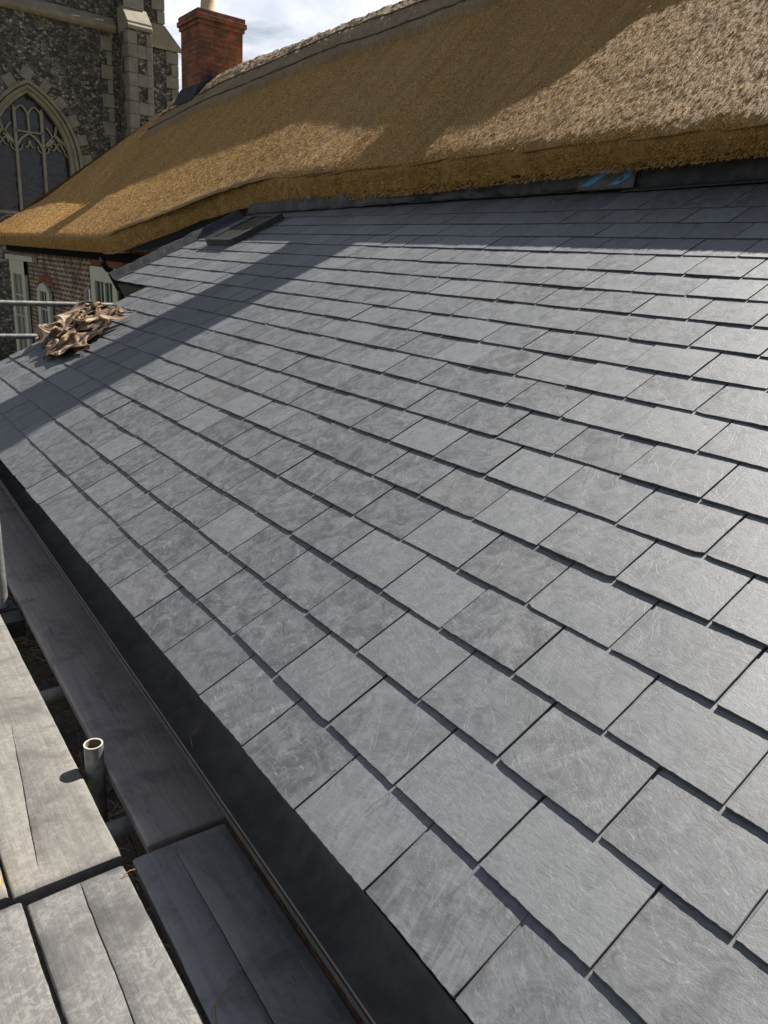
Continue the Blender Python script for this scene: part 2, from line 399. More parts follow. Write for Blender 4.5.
# deck under the slates
b = MB()
def deck(y0, y1, s0, s1):
    p = [on_roof(y, s, h) for h in (-.02, -.14) for (y, s) in ((y0, s0), (y1, s0), (y1, s1), (y0, s1))]
    b.add(p, [(0,1,2,3),(4,7,6,5),(0,4,5,1),(1,5,6,2),(2,6,7,3),(3,7,4,0)])
deck(Y0, 5.77, .02, 10*GAU); deck(Y0, 6.67, 10*GAU+.003, 19.6*GAU)
b.build('roof_deck', M['fascia'], ext)
b = MB(); b.box((.10, Y0, GZ), (.30, 5.70, -.14)); b.box((.303, 5.50, GZ), (1.50, 5.70, .08)); b.box((1.503, 5.50, GZ), (1.70, 6.60, .55)); b.box((1.703, 6.40, GZ), (2.70, 6.60, .64))
b.build('wall', M['brick_shaded'], ext, bevel=.004)
b = MB(); b.box((.045, Y0, -.16), (.075, 5.74, -.012)); b.build('fascia_board', M['fascia'], ext, bevel=.002)
# gutter, half round with a rolled lip, running slightly out of line
b = MB(); prof = []
W2, D = .066, .082
for k in range(15):
    t = math.pi*k/14; prof.append((-math.cos(t)*W2, -math.sin(t)*D))
inn = [(-math.cos(math.pi*k/14)*(W2-.002), -math.sin(math.pi*k/14)*(D-.002)) for k in range(15)][::-1]
loop = prof+inn; ny = 60; vs = []; fs = []; n = len(loop)
for j in range(ny+1):
    y = Y0+(5.88-Y0)*j/ny; xc = -.122+.018*y+W2; zc = -.020+.0012*math.sin(y*2.1)
    for (x, z) in loop: vs.append((xc+x, y, zc+z))
for j in range(ny):
    for k in range(n): k2 = (k+1) % n; fs.append((j*n+k, j*n+k2, (j+1)*n+k2, (j+1)*n+k))
fs.append(tuple(range(n))); fs.append(tuple(range(ny*n, ny*n+n))[::-1])
b.add(vs, fs)
gut = b.build('gutter', M['gutter'], ext, smooth=True)
b = MB(); b.tube([(-.1225+.018*y, y, -.018+.0012*math.sin(y*2.1)) for y in np.linspace(Y0, 5.88, 61)], .0032, 10)
b.build('rolled_lip', M['lip'], gut, smooth=True)
# abutment: lead and membrane upstand along the top of the slates
def top_x(y):   # where the covering meets the upstand
    return np.interp(y, [-3, 1.48, 2.3, 3.75, 5.7, 6.7], [3.26, 3.163, 3.121, 3.076, 2.99, 2.95])
def upstand(y0, y1, h, m, name, wr, lab=None, off=0., toe=.05):
    ny = int((y1-y0)/.02)+2; nz = 14; vs = []; fs = []
    for j in range(ny):
        y = y0+(y1-y0)*j/(ny-1)
        x0 = float(top_x(y))
        for k in range(nz):
            q = k/(nz-1)
            if k < 3:
                x = x0-toe*(1-k/3); z = x*math.tan(PITCH)+.024
                z += wr*.15*mn.noise(Vector((y*8, k, off)))
                x += .5*wr*mn.noise(Vector((y*6, 1.1, off)))*(1-k/3)
            else:
                qq = (k-3)/(nz-4); x = x0+.012*qq; z = x0*math.tan(PITCH)+.028+h*float(np.interp(y, [3, 4.6, 5.4, 6.7], [1, .62, .34, .26]))*qq
                x += wr*float(np.interp(y, [3, 5, 6.7], [1, .6, .35]))*(mn.noise(Vector((y*7, z*9, off)))+.5*mn.noise(Vector((y*23, z*17+y*9, off))))
            vs.append((x-off*.01, y, z))
    for j in range(ny-1):
        for k in range(nz-1): fs.append((j*nz+k, j*nz+k+1, (j+1)*nz+k+1, (j+1)*nz+k))
    b = MB(); b.add(vs, fs); o = b.build(name, m, ext, smooth=True)
    sd = o.modifiers.new('thickness', 'SOLIDIFY'); sd.thickness = .003
    return o
upstand(Y0, 2.28, .32, M['lead'], 'lead_upstand', .007, off=0.)
upstand(2.20, 6.68, .30, M['membrane'], 'membrane_upstand', .032, off=1.5, toe=.02)
fl = upstand(2.21, 2.60, .22, M['membrane_grey'], 'membrane_flap', .010, off=3.4, toe=.015)
# blue diagonal bands printed on the flap
b = MB()
for c0 in (2.31, 2.50, 2.68):
    vs = []; ns = 12
    for k in range(ns+1):
        q = k/ns
        for e in (0, .075):
            y = c0+e-.26*q; z0 = float(top_x(2.4))*math.tan(PITCH)+.04; z = z0+.155*q
            y = min(max(y, 2.235), 2.585)
            x = float(top_x(y))+.012*(.012+.155*q)/.22+.010*(mn.noise(Vector((y*7, z*9, 3.4)))+.5*mn.noise(Vector((y*23, z*17+y*9, 3.4))))-.034-.005
            vs.append((x, y, z))
    b.add(vs, [(2*k, 2*k+1, 2*k+3, 2*k+2) for k in range(ns)])
o = b.build('printed_band', M['blue'], fl, smooth=True)
sd = o.modifiers.new('thickness', 'SOLIDIFY'); sd.thickness = .001
# wall behind the upstand, gable lead up the verge
b = MB(); b.box((3.28, Y0, GZ), (3.45, 7.6, 1.72)); b.build('back_wall', M['brick_x'], ext)
b = MB(); vs = []; nn = 40
for j in range(nn+1):
    s = (10*GAU)+(8.3*GAU)*j/nn; wq = .006*mn.noise(Vector((s*9, 0, 0)))
    p = [on_roof(6.64, s, .021), on_roof(6.70+wq, s, .024), on_roof(6.73+wq, s, .05), on_roof(6.76+wq, s, .075+2*wq), on_roof(6.80, s, .075+2*wq), on_roof(6.80, s, -.10)]
    vs += p
b.add(vs, [(j*6+k, j*6+k+1, j*6+7+k, j*6+6+k) for j in range(nn) for k in range(5)])
o = b.build('verge_lead', M['membrane'], ext, smooth=False); sd = o.modifiers.new('thickness', 'SOLIDIFY'); sd.thickness = .003
b = MB(); vs = []; nn = 30
for j in range(nn+1):
    X_ = 2.15+(3.1-2.15)*j/nn; zr = X_*math.tan(PITCH)
    xq = max(X_, 2.36); yt = float(np.interp(xq, [2.27, 2.43, 2.60, 2.83, 2.955, 3.2], [9.4, 8.9, 8.25, 7.6, 6.95, 6.75]))
    zt_ = 1.878+(xq-2.97)*.9-.05-.20
    for q in (0, .33, .66, 1):
        vs.append((X_+(xq-X_)*q+.1*q, 6.79+(yt+.12-6.79)*q, (zr+.05)*(1-q)+zt_*q+.02*mn.noise(Vector((X_*6, q*5, 0)))))
b.add(vs, [(j*4+k, j*4+k+1, j*4+5+k, j*4+4+k) for j in range(nn) for k in range(3)])
o = b.build('cheek_shade_sheet', M['shade_black'], ext, smooth=True); o.modifiers.new('thickness', 'SOLIDIFY').thickness = .004  # near-black sheet added as the shaded gap between verge and thatch
# bargeboards under both verges
b = MB()
def barge(y, s0, s1):
    p = [on_roof(yy, s, h) for yy in (y, y+.022) for (s, h) in ((s0, -.005), (s1, -.005), (s1, -.13), (s0, -.13))]
    b.add(p, [(0,1,2,3),(4,7,6,5),(0,4,5,1),(1,5,6,2),(2,6,7,3),(3,7,4,0)])
barge(5.772, .02, 10*GAU-.01); b.build('bargeboard', M['fascia'], ext)
# rooflight
rl = thing('rooflight', 'x', 'x'); del rl['label']; del rl['category']; setp(rl, ext)
def rbox(b, a0, a1, s0, s1, h0, h1):
    p = [on_roof(a, s, h) for h in (h0, h1) for (a, s) in ((a0, s0), (a1, s0), (a1, s1), (a0, s1))]
    b.add(p, [(0,3,2,1),(4,5,6,7),(0,1,5,4),(1,2,6,5),(2,3,7,6),(3,0,4,7)])
rs0, rs1, ra0, ra1 = 14.5*GAU, 17.75*GAU, 5.70, 6.22
b = MB(); w = .055
rbox(b, ra0, ra1, rs0, rs0+w, .0, .072); rbox(b, ra0, ra1, rs1-w, rs1, .0, .072)
rbox(b, ra0, ra0+w, rs0+w+.001, rs1-w-.001, .0, .070); rbox(b, ra1-w, ra1, rs0+w+.001, rs1-w-.001, .0, .070)
bpy.data.objects.remove(rl)
rl = b.build('rooflight', M['frame_dark'], ext, bevel=.004)
b = MB(); rbox(b, ra0+w, ra1-w, rs0+w, rs1-w, .045, .060); b.build('glass_pane', M['roofglass'], rl)

# ================================================================== THATCHED COTTAGE
cot = thing('thatched_cottage', 'long brick cottage under a golden thatched roof behind the slates', 'house', (4.9, 8, GZ))
RX = 5.08
def lipx(y): return np.interp(y, [-4, 6.75, 7.6, 8.25, 8.9, 9.4, 17], [2.97, 2.955, 2.83, 2.60, 2.43, 2.27, 2.25])
def brk(y): return np.interp(y, [2.7, 3.05, 3.2, 3.4, 3.7, 4.2, 5.3, 6.2, 7, 9, 10, 11.3, 13, 17], [5.2, 4.6, 4.1, 3.85, 3.62, 3.52, 3.72, 3.92, 4.02, 3.85, 3.75, 3.5, 3.25, 3.05])
def thick(y): return np.interp(y, [-4, 1.45, 2.3, 3.7, 5.8, 7.2, 8.9, 9.5, 17], [.095, .095, .12, .165, .21, .255, .245, .13, .11])
def yend(x): return 13.35+(RX-x)*1.42
def ztop(X, y):
    X = np.asarray(X, float); y = np.asarray(y, float)
    xb = brk(y)
    up = np.interp(y, [2.95, 3.3], [.92, 1.085])
    base = 1.878+(np.minimum(X, xb)-2.97)*.90
    k = (X-xb); z = base+np.where(k > 0, k*up, 0)
    over = np.maximum(0, X-RX+.35)       # round the ridge
    z = z-over*over*.7
    sag = np.interp(y, [3, 7.5, 9, 11, 12.5, 13.6, 17], [.0, 0, -.04, -.09, -.20, -.28, -.05])*np.clip((X-2.3)/.9, 0, 1)
    return z+sag
def disp(X, y, amp=1.):
    return amp*(.006*vnoise(X*1.4, y*1.4, 3)+.0014*vnoise(X*6, y*7, 1)+.0010*vnoise(X*14, y*18, 2)+.0016*vnoise(X*24, y*40, 4)+.0020*vnoise(X*55, y*75, 5))
nx_ = 230
TY0 = -3.0
yn = np.concatenate([np.linspace(TY0, .6, 90)[:-1], np.linspace(.6, 5.5, 700)[:-1], np.linspace(5.5, yend(2.27), 800)]); ny_ = len(yn)
eta = (yn-TY0)/(yend(2.27)-TY0)
XL = lipx(yn)+.012*vnoise(yn*9, yn*0, 21)
H = thick(yn)
tau = np.linspace(0, 1, nx_)
X = XL[:, None]+tau[None, :]*(RX-XL[:, None])
Yg = TY0+eta[:, None]*(yend(X)-TY0)
Z = ztop(X, Yg)
rnd_ = .018*np.exp(-((X-XL[:, None])/.028))         # rounded eave
Z = Z-rnd_
dz = disp(X, Yg)
Z = Z+dz*.75; Xd = X-dz*.6
# front rows below the lip
rows = []
for q in np.linspace(1, 0, 12)[:-1]:      # q=1 bottom, to 0 top
    xx = Xd[:, 0]+.045*q; zz = Z[:, 0]-H*q; ft = np.clip(q*2.5, 0, 1)
    d = .016*vnoise(yn*18, np.full_like(yn, q*6), 8)+.014*vnoise(yn*60, np.full_like(yn, q*22), 9)
    d = d*ft
    rows.append(np.stack([xx-d, yn, zz+.5*d], 1))
soff = [np.stack([XL+.62, yn, Z[:, 0]-H+.03+.0*yn], 1), np.stack([XL+.30, yn, Z[:, 0]-H+.015], 1)]
grid = np.stack(soff+rows+[np.stack([Xd[:, j], Yg[:, j], Z[:, j]], 1) for j in range(nx_)], 1)   # (ny, k, 3)
# far slope
back = []
for q in (.15, .5, 1.):
    bx = RX+q*2.6; back.append(np.stack([np.full(ny_, bx), TY0+eta*(13.55+(bx-RX)*.9-TY0), ztop(np.full(ny_, RX-q*2.6), np.full(ny_, 5.))], 1))
grid = np.concatenate([grid, np.stack(back, 1)], 1)
k = grid.shape[1]
idx = np.arange(ny_*k).reshape(ny_, k)
F = np.stack([idx[:-1, :-1], idx[:-1, 1:], idx[1:, 1:], idx[1:, :-1]], -1).reshape(-1, 4)
# hip at the far end
th = rawmesh('thatch_roof', grid.reshape(-1, 3), F, M['thatch'], cot, smooth=True)
b = MB()
b.add([(2.27, 17.34, 1.19), (5.08, 13.36, 3.80), (7.8, 16.6, 1.1), (6.6, 18.1, .95), (3.2, 18.1, .95)], [(0, 1, 2, 3, 4)])
b.build('hip_thatch', M['thatch'], th)
# reed ends: short stalks lying down the slope
def reeds(n, y0, y1, xlo, xhi, ln, wd, name, seed):
    r = np.random.default_rng(seed)
    y = y0+(y1-y0)*r.random(n)
    XLy = lipx(y); t = r.random(n)
    x = XLy+.0+t*(np.minimum(xhi, RX)-XLy)
    ok = y < yend(x)-.02; x = x[ok]; y = y[ok]; XLy = XLy[ok]; n = len(x)
    z = ztop(x, y)-.018*np.exp(-((x-XLy)/.028))+.75*disp(x, y); x = x-.6*disp(x, y)
    e = .02
    sx = (ztop(x+e, y)-ztop(x-e, y))/(2*e)
    up = np.stack([np.ones(n), np.zeros(n), sx], 1); up /= np.linalg.norm(up, axis=1)[:, None]
    nr = np.stack([-up[:, 2], np.zeros(n), up[:, 0]], 1)
    d = -up*1.0+nr*(r.normal(.27, .17, n))[:, None]+np.array([0, 1, 0])*(r.normal(0, .14, n))[:, None]
    d /= np.linalg.norm(d, axis=1)[:, None]
    side = np.cross(d, nr); side /= np.linalg.norm(side, axis=1)[:, None]; n2 = np.cross(side, d)
    sc = np.clip(y/4, .8, 2.0)*r.uniform(.6, 1.5, n)
    L = ln*r.uniform(.5, 1.5, n); w = wd*sc
    p = np.stack([x, y, z], 1)-nr*.004-d*(L*.6)[:, None]
    q = p+d*L[:, None]
    vs = []
    for a_ in (0, 2.094, 4.189):
        o_ = (side*math.cos(a_)+n2*math.sin(a_))*w[:, None]/2
        vs.append(p+o_); vs.append(q+o_)
    Vv = np.stack(vs, 1).reshape(-1, 3)      # 6 per reed
    bs = (np.arange(n)*6)[:, None]
    Fq = np.concatenate([bs+np.array([[0, 1, 3, 2]]), bs+np.array([[2, 3, 5, 4]]), bs+np.array([[4, 5, 1, 0]])], 0)
    rv = np.repeat(np.clip(r.normal(.45, .30, n), 0, 1), 6)
    o = rawmesh(name, Vv, Fq, M['reed'], th, attrs={'rnd': ('FLOAT', rv)})
    o['kind'] = 'stuff'
reeds(190000, .6, 5.2, 0, 5.1, .030, .0046, 'reed_ends', 1)
reeds(240000, 5.2, 16.9, 0, 5.1, .034, .0030, 'reed_ends', 2)
# frayed reeds along the cut eave
def fringe(n, y0, y1, seed):
    r = np.random.default_rng(seed); y = r.uniform(y0, y1, n); q = r.random(n)
    XLy = lipx(y); zt = ztop(XLy, y)-.05; hh = thick(y)
    p = np.stack([XLy+.045*q+.02, y, zt-hh*q], 1)
    d = np.stack([r.normal(-1, .15, n), r.normal(0, .3, n), r.normal(-.75, .3, n)], 1); d /= np.linalg.norm(d, axis=1)[:, None]
    L = r.uniform(.010, .026, n); w = .0036*np.clip(y/4, .8, 2)
    s = np.cross(d, [0, 0, 1.]); s /= np.linalg.norm(s, axis=1)[:, None]; n2 = np.cross(s, d); qq = p+d*L[:, None]
    vs = []
    for a_ in (0, 2.094, 4.189):
        o_ = (s*math.cos(a_)+n2*math.sin(a_))*w[:, None]/2; vs += [p+o_, qq+o_]
    Vv = np.stack(vs, 1).reshape(-1, 3); bs = (np.arange(n)*6)[:, None]
    Fq = np.concatenate([bs+np.array([[0, 1, 3, 2]]), bs+np.array([[2, 3, 5, 4]]), bs+np.array([[4, 5, 1, 0]])], 0)
    rv = np.repeat(np.clip(r.normal(.40, .2, n), 0, 1), 6)
    o = rawmesh('cut_reed_ends', Vv, Fq, M['reed'], th, attrs={'rnd': ('FLOAT', rv)}); o['kind'] = 'stuff'
fringe(45000, .6, 16.8, 5)
# ridge cap, a thicker saddle with a scalloped lower edge
ry = np.linspace(2.0, 13.4, 500); rows_ = []
for j, y in enumerate(ry):
    lo = np.interp(y, [2, 5, 8, 10, 12.7, 13.75], [4.40, 4.40, 4.45, 4.35, 4.20, 4.15])+.045*abs(math.sin(y*math.pi/.85))
    ps = []
    for q in np.linspace(0, 1, 22):
        xx = lo+q*(RX-lo); z = float(ztop(xx, y))+.075+.022*mn.noise(Vector((xx*9, y*9, 0)))+.014*mn.noise(Vector((xx*24, y*30, 0)))
        # raised cross-spars of the ridge pattern
        z += .008*(abs(((xx-lo)*5.5+0.5) % 1-.5) < .10)
        ps.append((xx, y, z))
    low = (ps[0][0]+.02, y, float(ztop(ps[0][0]+.02, y))-.03)
    bk = [(RX+.35, y, ps[-1][2]-.30), (RX+.8, y, ps[-1][2]-.85)]
    rows_.append([low]+ps+bk)
G = np.array(rows_); k = G.shape[1]; idx = np.arange(len(ry)*k).reshape(len(ry), k)
F = np.stack([idx[:-1, :-1], idx[:-1, 1:], idx[1:, 1:], idx[1:, :-1]], -1).reshape(-1, 4)
rc = rawmesh('ridge_cap', G.reshape(-1, 3), F, M['oldreed'], th, smooth=False)
b = MB()     # hazel rods and netting ties pegged along the cap
for off_ in (.12, .36):
    pts = []
    for y in np.arange(2.1, 13.3, .06):
        lo = np.interp(y, [2, 5, 8, 10, 12.7, 13.75], [4.40, 4.40, 4.45, 4.35, 4.20, 4.15])
        xx = lo+off_; pts.append((xx, y, float(ztop(xx, y))+.09+.012*mn.noise(Vector((xx*9, y*4, 7)))))
    b.tube(pts, .009, 5)
b.build('pegged_rods', M['bark'], rc)

# cottage walls
b = MB(); b.box((2.66, 7.6, GZ), (2.98, 17.10, 1.20)); b.box((2.983, 7.6, GZ), (3.24, 7.8, 1.35))
b.box((6.9, Y0, GZ), (7.2, 17.10, 1.42)); b.box((2.983, 16.8, GZ), (6.897, 17.10, 1.42))
b.build('wall', M['brick_x'], cot)
b = MB(); b.box((2.61, 7.6, .95), (2.657, 17.05, 1.06)); b.build('eaves_shade_board', M['shade_black'], cot)  # near-black strip painted as the shadow under the thatch eave
# cottage windows
def cwin(y0, y1, z0, z1, arch=0., nm=2, nt=3, arched_brick=True, lintel=False, casing=.14):
    b = MB(); x0, x1 = 2.585, 2.64
    b.box((x0, y0, z0), (x1, y0+casing, z1)); b.box((x0, y1-casing, z0), (x1, y1, z1))
    b.box((x0-.003, y0, z1-casing), (x1, y1, z1)) if not arch else b.prism([(y0, z1-.02), (y1, z1-.02)]+[(y1-(y1-y0)*k/10, z1-.02+arch*math.sin(math.pi*k/10)) for k in range(0, 11)][0:0]+[(y1, z1-.02)][0:0]+[(y1-(y1-y0)*k/12, z1+arch*math.sin(math.pi*k/12)) for k in range(13)], x0-.003, x1, 0)
    b.box((x0-.05, y0-.05, z0-.07), (x1, y1+.05, z0-.002))
    a0, a1 = y0+casing, y1-casing; c1 = z1-(casing if not arch else .02)
    for i in range(1, nm):
        yy = a0+(a1-a0)*i/nm; b.box((x0+.012, yy-.03, z0), (x1, yy+.03, c1))
    fr = b.build('window', M['cream'], cot, bevel=.004)
    b = MB()
    for i in range(1, nt+1):
        zz = z0+(c1-z0)*i/(nt+1); b.box((x0+.02, a0, zz-.012), (x0+.035, a1, zz+.012))
    for i in range(nm):
        q0 = a0+(a1-a0)*i/nm; q1 = a0+(a1-a0)*(i+1)/nm; b.box((x0+.022, (q0+q1)/2-.012, z0), (x0+.034, (q0+q1)/2+.012, c1))
    b.build('glazing_bars', M['cream'], fr)
    b = MB(); b.box((x0+.037, a0, z0), (x0+.045, a1, c1)); b.build('pane', M['glass'], fr)
    if arched_brick:
        b = MB(); n = 14; zb = z1+arch*.2+.01
        ins = [(y0-.12+(y1-y0+.24)*k/n, zb+(arch+.02)*math.sin(math.pi*k/n)) for k in range(n+1)]
        outs = [(y, z+.11) for y, z in ins][::-1]
        b.prism(ins+outs, 2.645, 2.70, 0); b.build('brick_arch', M['red_arch'], cot)
cwin(15.45, 16.75, -1.5, .78, 0, 2, 4, False, casing=.26)
b = MB(); b.box((2.56, 14.6, .783), (2.65, 17.0, .88)); b.build('timber_lintel', M['cream'], cot, bevel=.005)
cwin(13.62, 14.52, -.95, .33, .12, 1, 3, True, casing=.20)
cwin(9.85, 11.05, -.45, .86, 0, 2, 2, True, casing=.20)
# black swan-neck downpipe
b = MB(); b.tube([(2.33, 9.55, 1.0), (2.33, 9.55, .93), (2.40, 9.62, .86), (2.54, 9.70, .80), (2.60, 9.72, .70), (2.60, 9.72, -2.5)], .038, 12)
b.build('downpipe', M['black_paint'], cot, smooth=True)

# chimneys
def chimney(x0, x1, y0, y1, z0, z1, pots):
    ch = MB()
    # body sides: long faces use one brick direction, end faces the other
    b = MB(); b.box((x0, y0, z0), (x1, y1, z1-.20))
    for (e, za, zb) in ((.025, z1-.20, z1-.145), (.05, z1-.142, z1-.07), (.03, z1-.067, z1)):
        b.box((x0-e, y0-e, za), (x1+e, y1+e, zb))
    o = b.build('chimney', [M['chim_y'], M['chim_x']], th, bevel=.006)
    for p in o.data.polygons: p.material_index = 1 if abs(p.normal.x) > .7 else 0
    for (px_, py_) in pots:
        c = MB(); c.tube([(px_, py_, z1-.02), (px_, py_, z1+.05), (px_, py_, z1+.08), (px_, py_, z1+.38), (px_, py_, z1+.42), (px_, py_, z1+.46)], [.16, .15, .12, .10, .125, .125], 20)
        c.build('chimney_pot', M['pot'], o, smooth=True)
    c = MB(); 
    c.prism([(x0-.17, float(ztop(x0-.17, y0))+.09), (x0+.2, float(ztop(x0+.2, y0))+.12), (x0+.2, float(ztop(x0+.2, y0))+.20), (x0-.02, float(ztop(x0, y0))+.17)], y0-.03, y1+.03, 1)
    c.build('lead_flashing', M['lead'], o, bevel=.01)
    return o
chimney(4.72, 5.47, 12.0, 12.75, 2.8, 4.76, [(5.02, 12.35)])
chimney(4.65, 5.30, 4.20, 5.02, 3.0, 6.0, [(4.95, 4.42), (4.95, 4.80)])

# ================================================================== CHURCH
chu = thing('flint_church', 'dark flint church tower with pale stone dressings and a traceried window', 'church', (4, 30, GZ))
WX, WZ, HW = 5.25, 3.48, 1.16
AP = 5.45
def arch_pts(hw, z_s, z_a, n=20):
    # two-centred pointed arch, left spring to right spring
    h = z_a-z_s; r = (hw*hw+h*h)/(2*hw); pts = []
    for k in range(n+1):
        a1 = math.asin(min(1, h/r)); t = a1*k/n; pts.append((-hw+r-r*math.cos(t), z_s+r*math.sin(t)))
    return [(WX+x, z) for x, z in pts]+[(WX-x, z) for x, z in pts[-2::-1]]
arch = arch_pts(HW+.12, WZ, AP+.12)
b = MB()
sill = 1.4
# wall face with a pointed opening: left, right, below, and the two spandrels as strips up to the string
Yf = 26.0
b.box((-4, Yf, GZ), (WX-HW-.12, 33, 7.6)); b.box((WX+HW+.12, Yf, GZ), (8.0, 33, 7.6)); b.box((WX-HW-.119, Yf, GZ), (WX+HW+.119, 33, sill))
for i in range(len(arch)-1):
    (xa, za), (xb, zb) = arch[i], arch[i+1]
    b.add([(xa, Yf, za), (xb, Yf, zb), (xb, Yf, 7.6), (xa, Yf, 7.6), (xa, Yf+.6, za), (xb, Yf+.6, zb)], [(0, 1, 2, 3), (0, 4, 5, 1)])
b.box((-4, Yf+.14, 7.6), (4.45, 33, 16)); b.box((5.75, Yf+.14, 7.6), (8.0, 33, 16)); b.box((4.453, Yf+.14, 11), (5.747, 33, 16)); b.box((4.453, Yf+.7, 7.6), (5.747, 33, 10.997))
b.build('wall', M['flint'], chu)
b = MB(); b.prism([(Yf-.14, 7.58), (Yf-.14, 7.68), (Yf+.137, 7.95), (Yf+.137, 7.50), (Yf-.06, 7.50)], -4, 7.94, 0)
b.build('string_course', M['stone_grey'], chu, bevel=.02)
# belfry opening above the string
b = MB(); b.box((5.60, Yf+.10, 7.955), (5.80, Yf+.4, 10.9)); b.box((4.45, Yf+.10, 7.955), (4.60, Yf+.4, 10.9)); b.box((5.02, Yf+.2, 7.955), (5.14, Yf+.45, 10.9))
o = b.build('belfry_window', M['stone_warm'], chu, bevel=.02)
b = MB(); b.box((4.6, Yf+.45, 7.955), (5.6, Yf+.5, 10.9)); b.build('opening_shade_panel', M['shade_black'], o)  # flat near-black panel standing in for the unlit belfry interior
# traceried window
def ribbon(b, pts, w, y0, y1):
    """stone bar following pts (x,z) in a vertical plane"""
    n = len(pts); L = []; Rr = []
    for i, (x, z) in enumerate(pts):
        x0, z0 = pts[max(i-1, 0)]; x1, z1 = pts[min(i+1, n-1)]; d = math.hypot(x1-x0, z1-z0) or 1
        nx, nz = -(z1-z0)/d*w/2, (x1-x0)/d*w/2; L.append((x+nx, z+nz)); Rr.append((x-nx, z-nz))
    vs = [(p[0], y, p[1]) for y in (y0, y1) for p in L+Rr]; m = 2*n
    fs = []
    for i in range(n-1):
        fs += [(i, i+1, n+i+1, n+i), (m+i, m+n+i, m+n+i+1, m+i+1), (i, m+i, m+i+1, i+1), (n+i, n+i+1, m+n+i+1, m+n+i)]
    fs += [(0, n, m+n, m), (n-1, m+n-1, m+2*n-1, 2*n-1)]
    b.add(vs, fs)
b = MB()
full = lambda hw, za: [(WX-hw, sill)]+arch_pts(hw, WZ, za)+[(WX+hw, sill)]
ribbon(b, full(HW+.13, AP+.13), .10, Yf-.06, Yf+.10)
win = b.build('window', M['stone_grey'], chu, bevel=.015)
b = MB(); ribbon(b, full(HW+.03, AP+.03), .12, Yf+.05, Yf+.30); b.build('arch_moulding', M['stone_warm'], win, bevel=.015)
b = MB(); ribbon(b, arch_pts(HW+.26, WZ, AP+.26), .10, Yf-.11, Yf+.02); b.build('hood_mould', M['stone_grey'], chu, bevel=.015)
b = MB()
y0, y1 = Yf+.22, Yf+.34
L3 = HW*2/3
m1, m2 = WX-L3/2, WX+L3/2
def arcto(p, q, bulge, n=10):
    (x0, z0), (x1, z1) = p, q; r_ = []
    for k in range(n+1):
        t = k/n; d = math.hypot(x1-x0, z1-z0); o_ = bulge*4*t*(1-t)
        r_.append((x0+(x1-x0)*t-(z1-z0)/d*o_, z0+(z1-z0)*t+(x1-x0)/d*o_))
    return r_
for m in (m1, m2): ribbon(b, [(m, sill), (m, 5.0)], .085, y0, y1)
for xa, xb in ((WX-HW, m1), (m1, m2), (m2, WX+HW)):
    xm = (xa+xb)/2; ribbon(b, arcto((xa, 3.85), (xm, 4.32), .07), .065, y0+.01, y1-.01); ribbon(b, arcto((xm, 4.32), (xb, 3.85), .07), .065, y0+.01, y1-.01)
    ribbon(b, arcto((xa, 3.80), (xa+.16, 4.00), -.06, 6), .04, y0+.02, y1-.02); ribbon(b, arcto((xb, 3.80), (xb-.16, 4.00), .06, 6), .04, y0+.02, y1-.02)
    for s in (-1, 1):     # cusps
        cx = xm+s*.13; ribbon(b, arcto((cx, 3.92), (xm+s*.02, 4.12), s*.05, 6), .04, y0+.02, y1-.02)
ribbon(b, [(m1-.02, 4.36), (m2+.02, 4.36)], .055, y0, y1)
ribbon(b, [(WX, 4.32), (WX, 4.88)], .06, y0+.005, y1-.005)
for xa, xb, zz in ((m1, WX, 4.84), (WX, m2, 4.84)):
    xm = (xa+xb)/2; ribbon(b, arcto((xa, zz), (xm, zz+.24), .03), .05, y0+.01, y1-.01); ribbon(b, arcto((xm, zz+.24), (xb, zz), .03), .05, y0+.01, y1-.01)
for s in (-1, 1):
    m = WX+s*L3/2
    ribbon(b, [(m, 4.9), (m+s*.02, 5.05)], .05, y0+.01, y1-.01)
    ribbon(b, arcto((m, 3.95), (WX+s*.80, 4.62), -s*.10), .065, y0+.01, y1-.01)
    ribbon(b, arcto((WX+s*.72, 4.18), (WX+s*.50, 4.56), s*-.03), .05, y0+.02, y1-.02)
    ribbon(b, arcto((WX+s*.78, 4.30), (WX+s*.98, 3.98), s*.02), .05, y0+.02, y1-.02)
    ribbon(b, arcto((WX+s*.72, 4.30), (WX+s*.60, 4.0), -s*.02), .05, y0+.02, y1-.02)
    ribbon(b, [(WX+s*.77*1.0+math.cos(t)*.12, 4.22+math.sin(t)*.12) for t in np.linspace(0, 6.28, 14)], .04, y0+.02, y1-.02)
ribbon(b, [(WX-HW, 2.0), (WX+HW, 2.0)], .10, y0, y1)
for xa, xb in ((WX-HW, m1), (m1, m2), (m2, WX+HW)):
    xm = (xa+xb)/2; ribbon(b, arcto((xa, 1.55), (xm, 1.92), .08), .05, y0+.01, y1-.01); ribbon(b, arcto((xm, 1.92), (xb, 1.55), .08), .05, y0+.01, y1-.01)
b.build('tracery', M['stone_warm'], win, bevel=.008)
b = MB(); gp = full(HW, AP); b.add([(x, Yf+.36, z) for x, z in gp], [tuple(range(len(gp)))]); b.add([(x, Yf+.38, z) for x, z in gp], [tuple(range(len(gp)))])
b.build('leaded_glass', M['leaded_glass'], win)
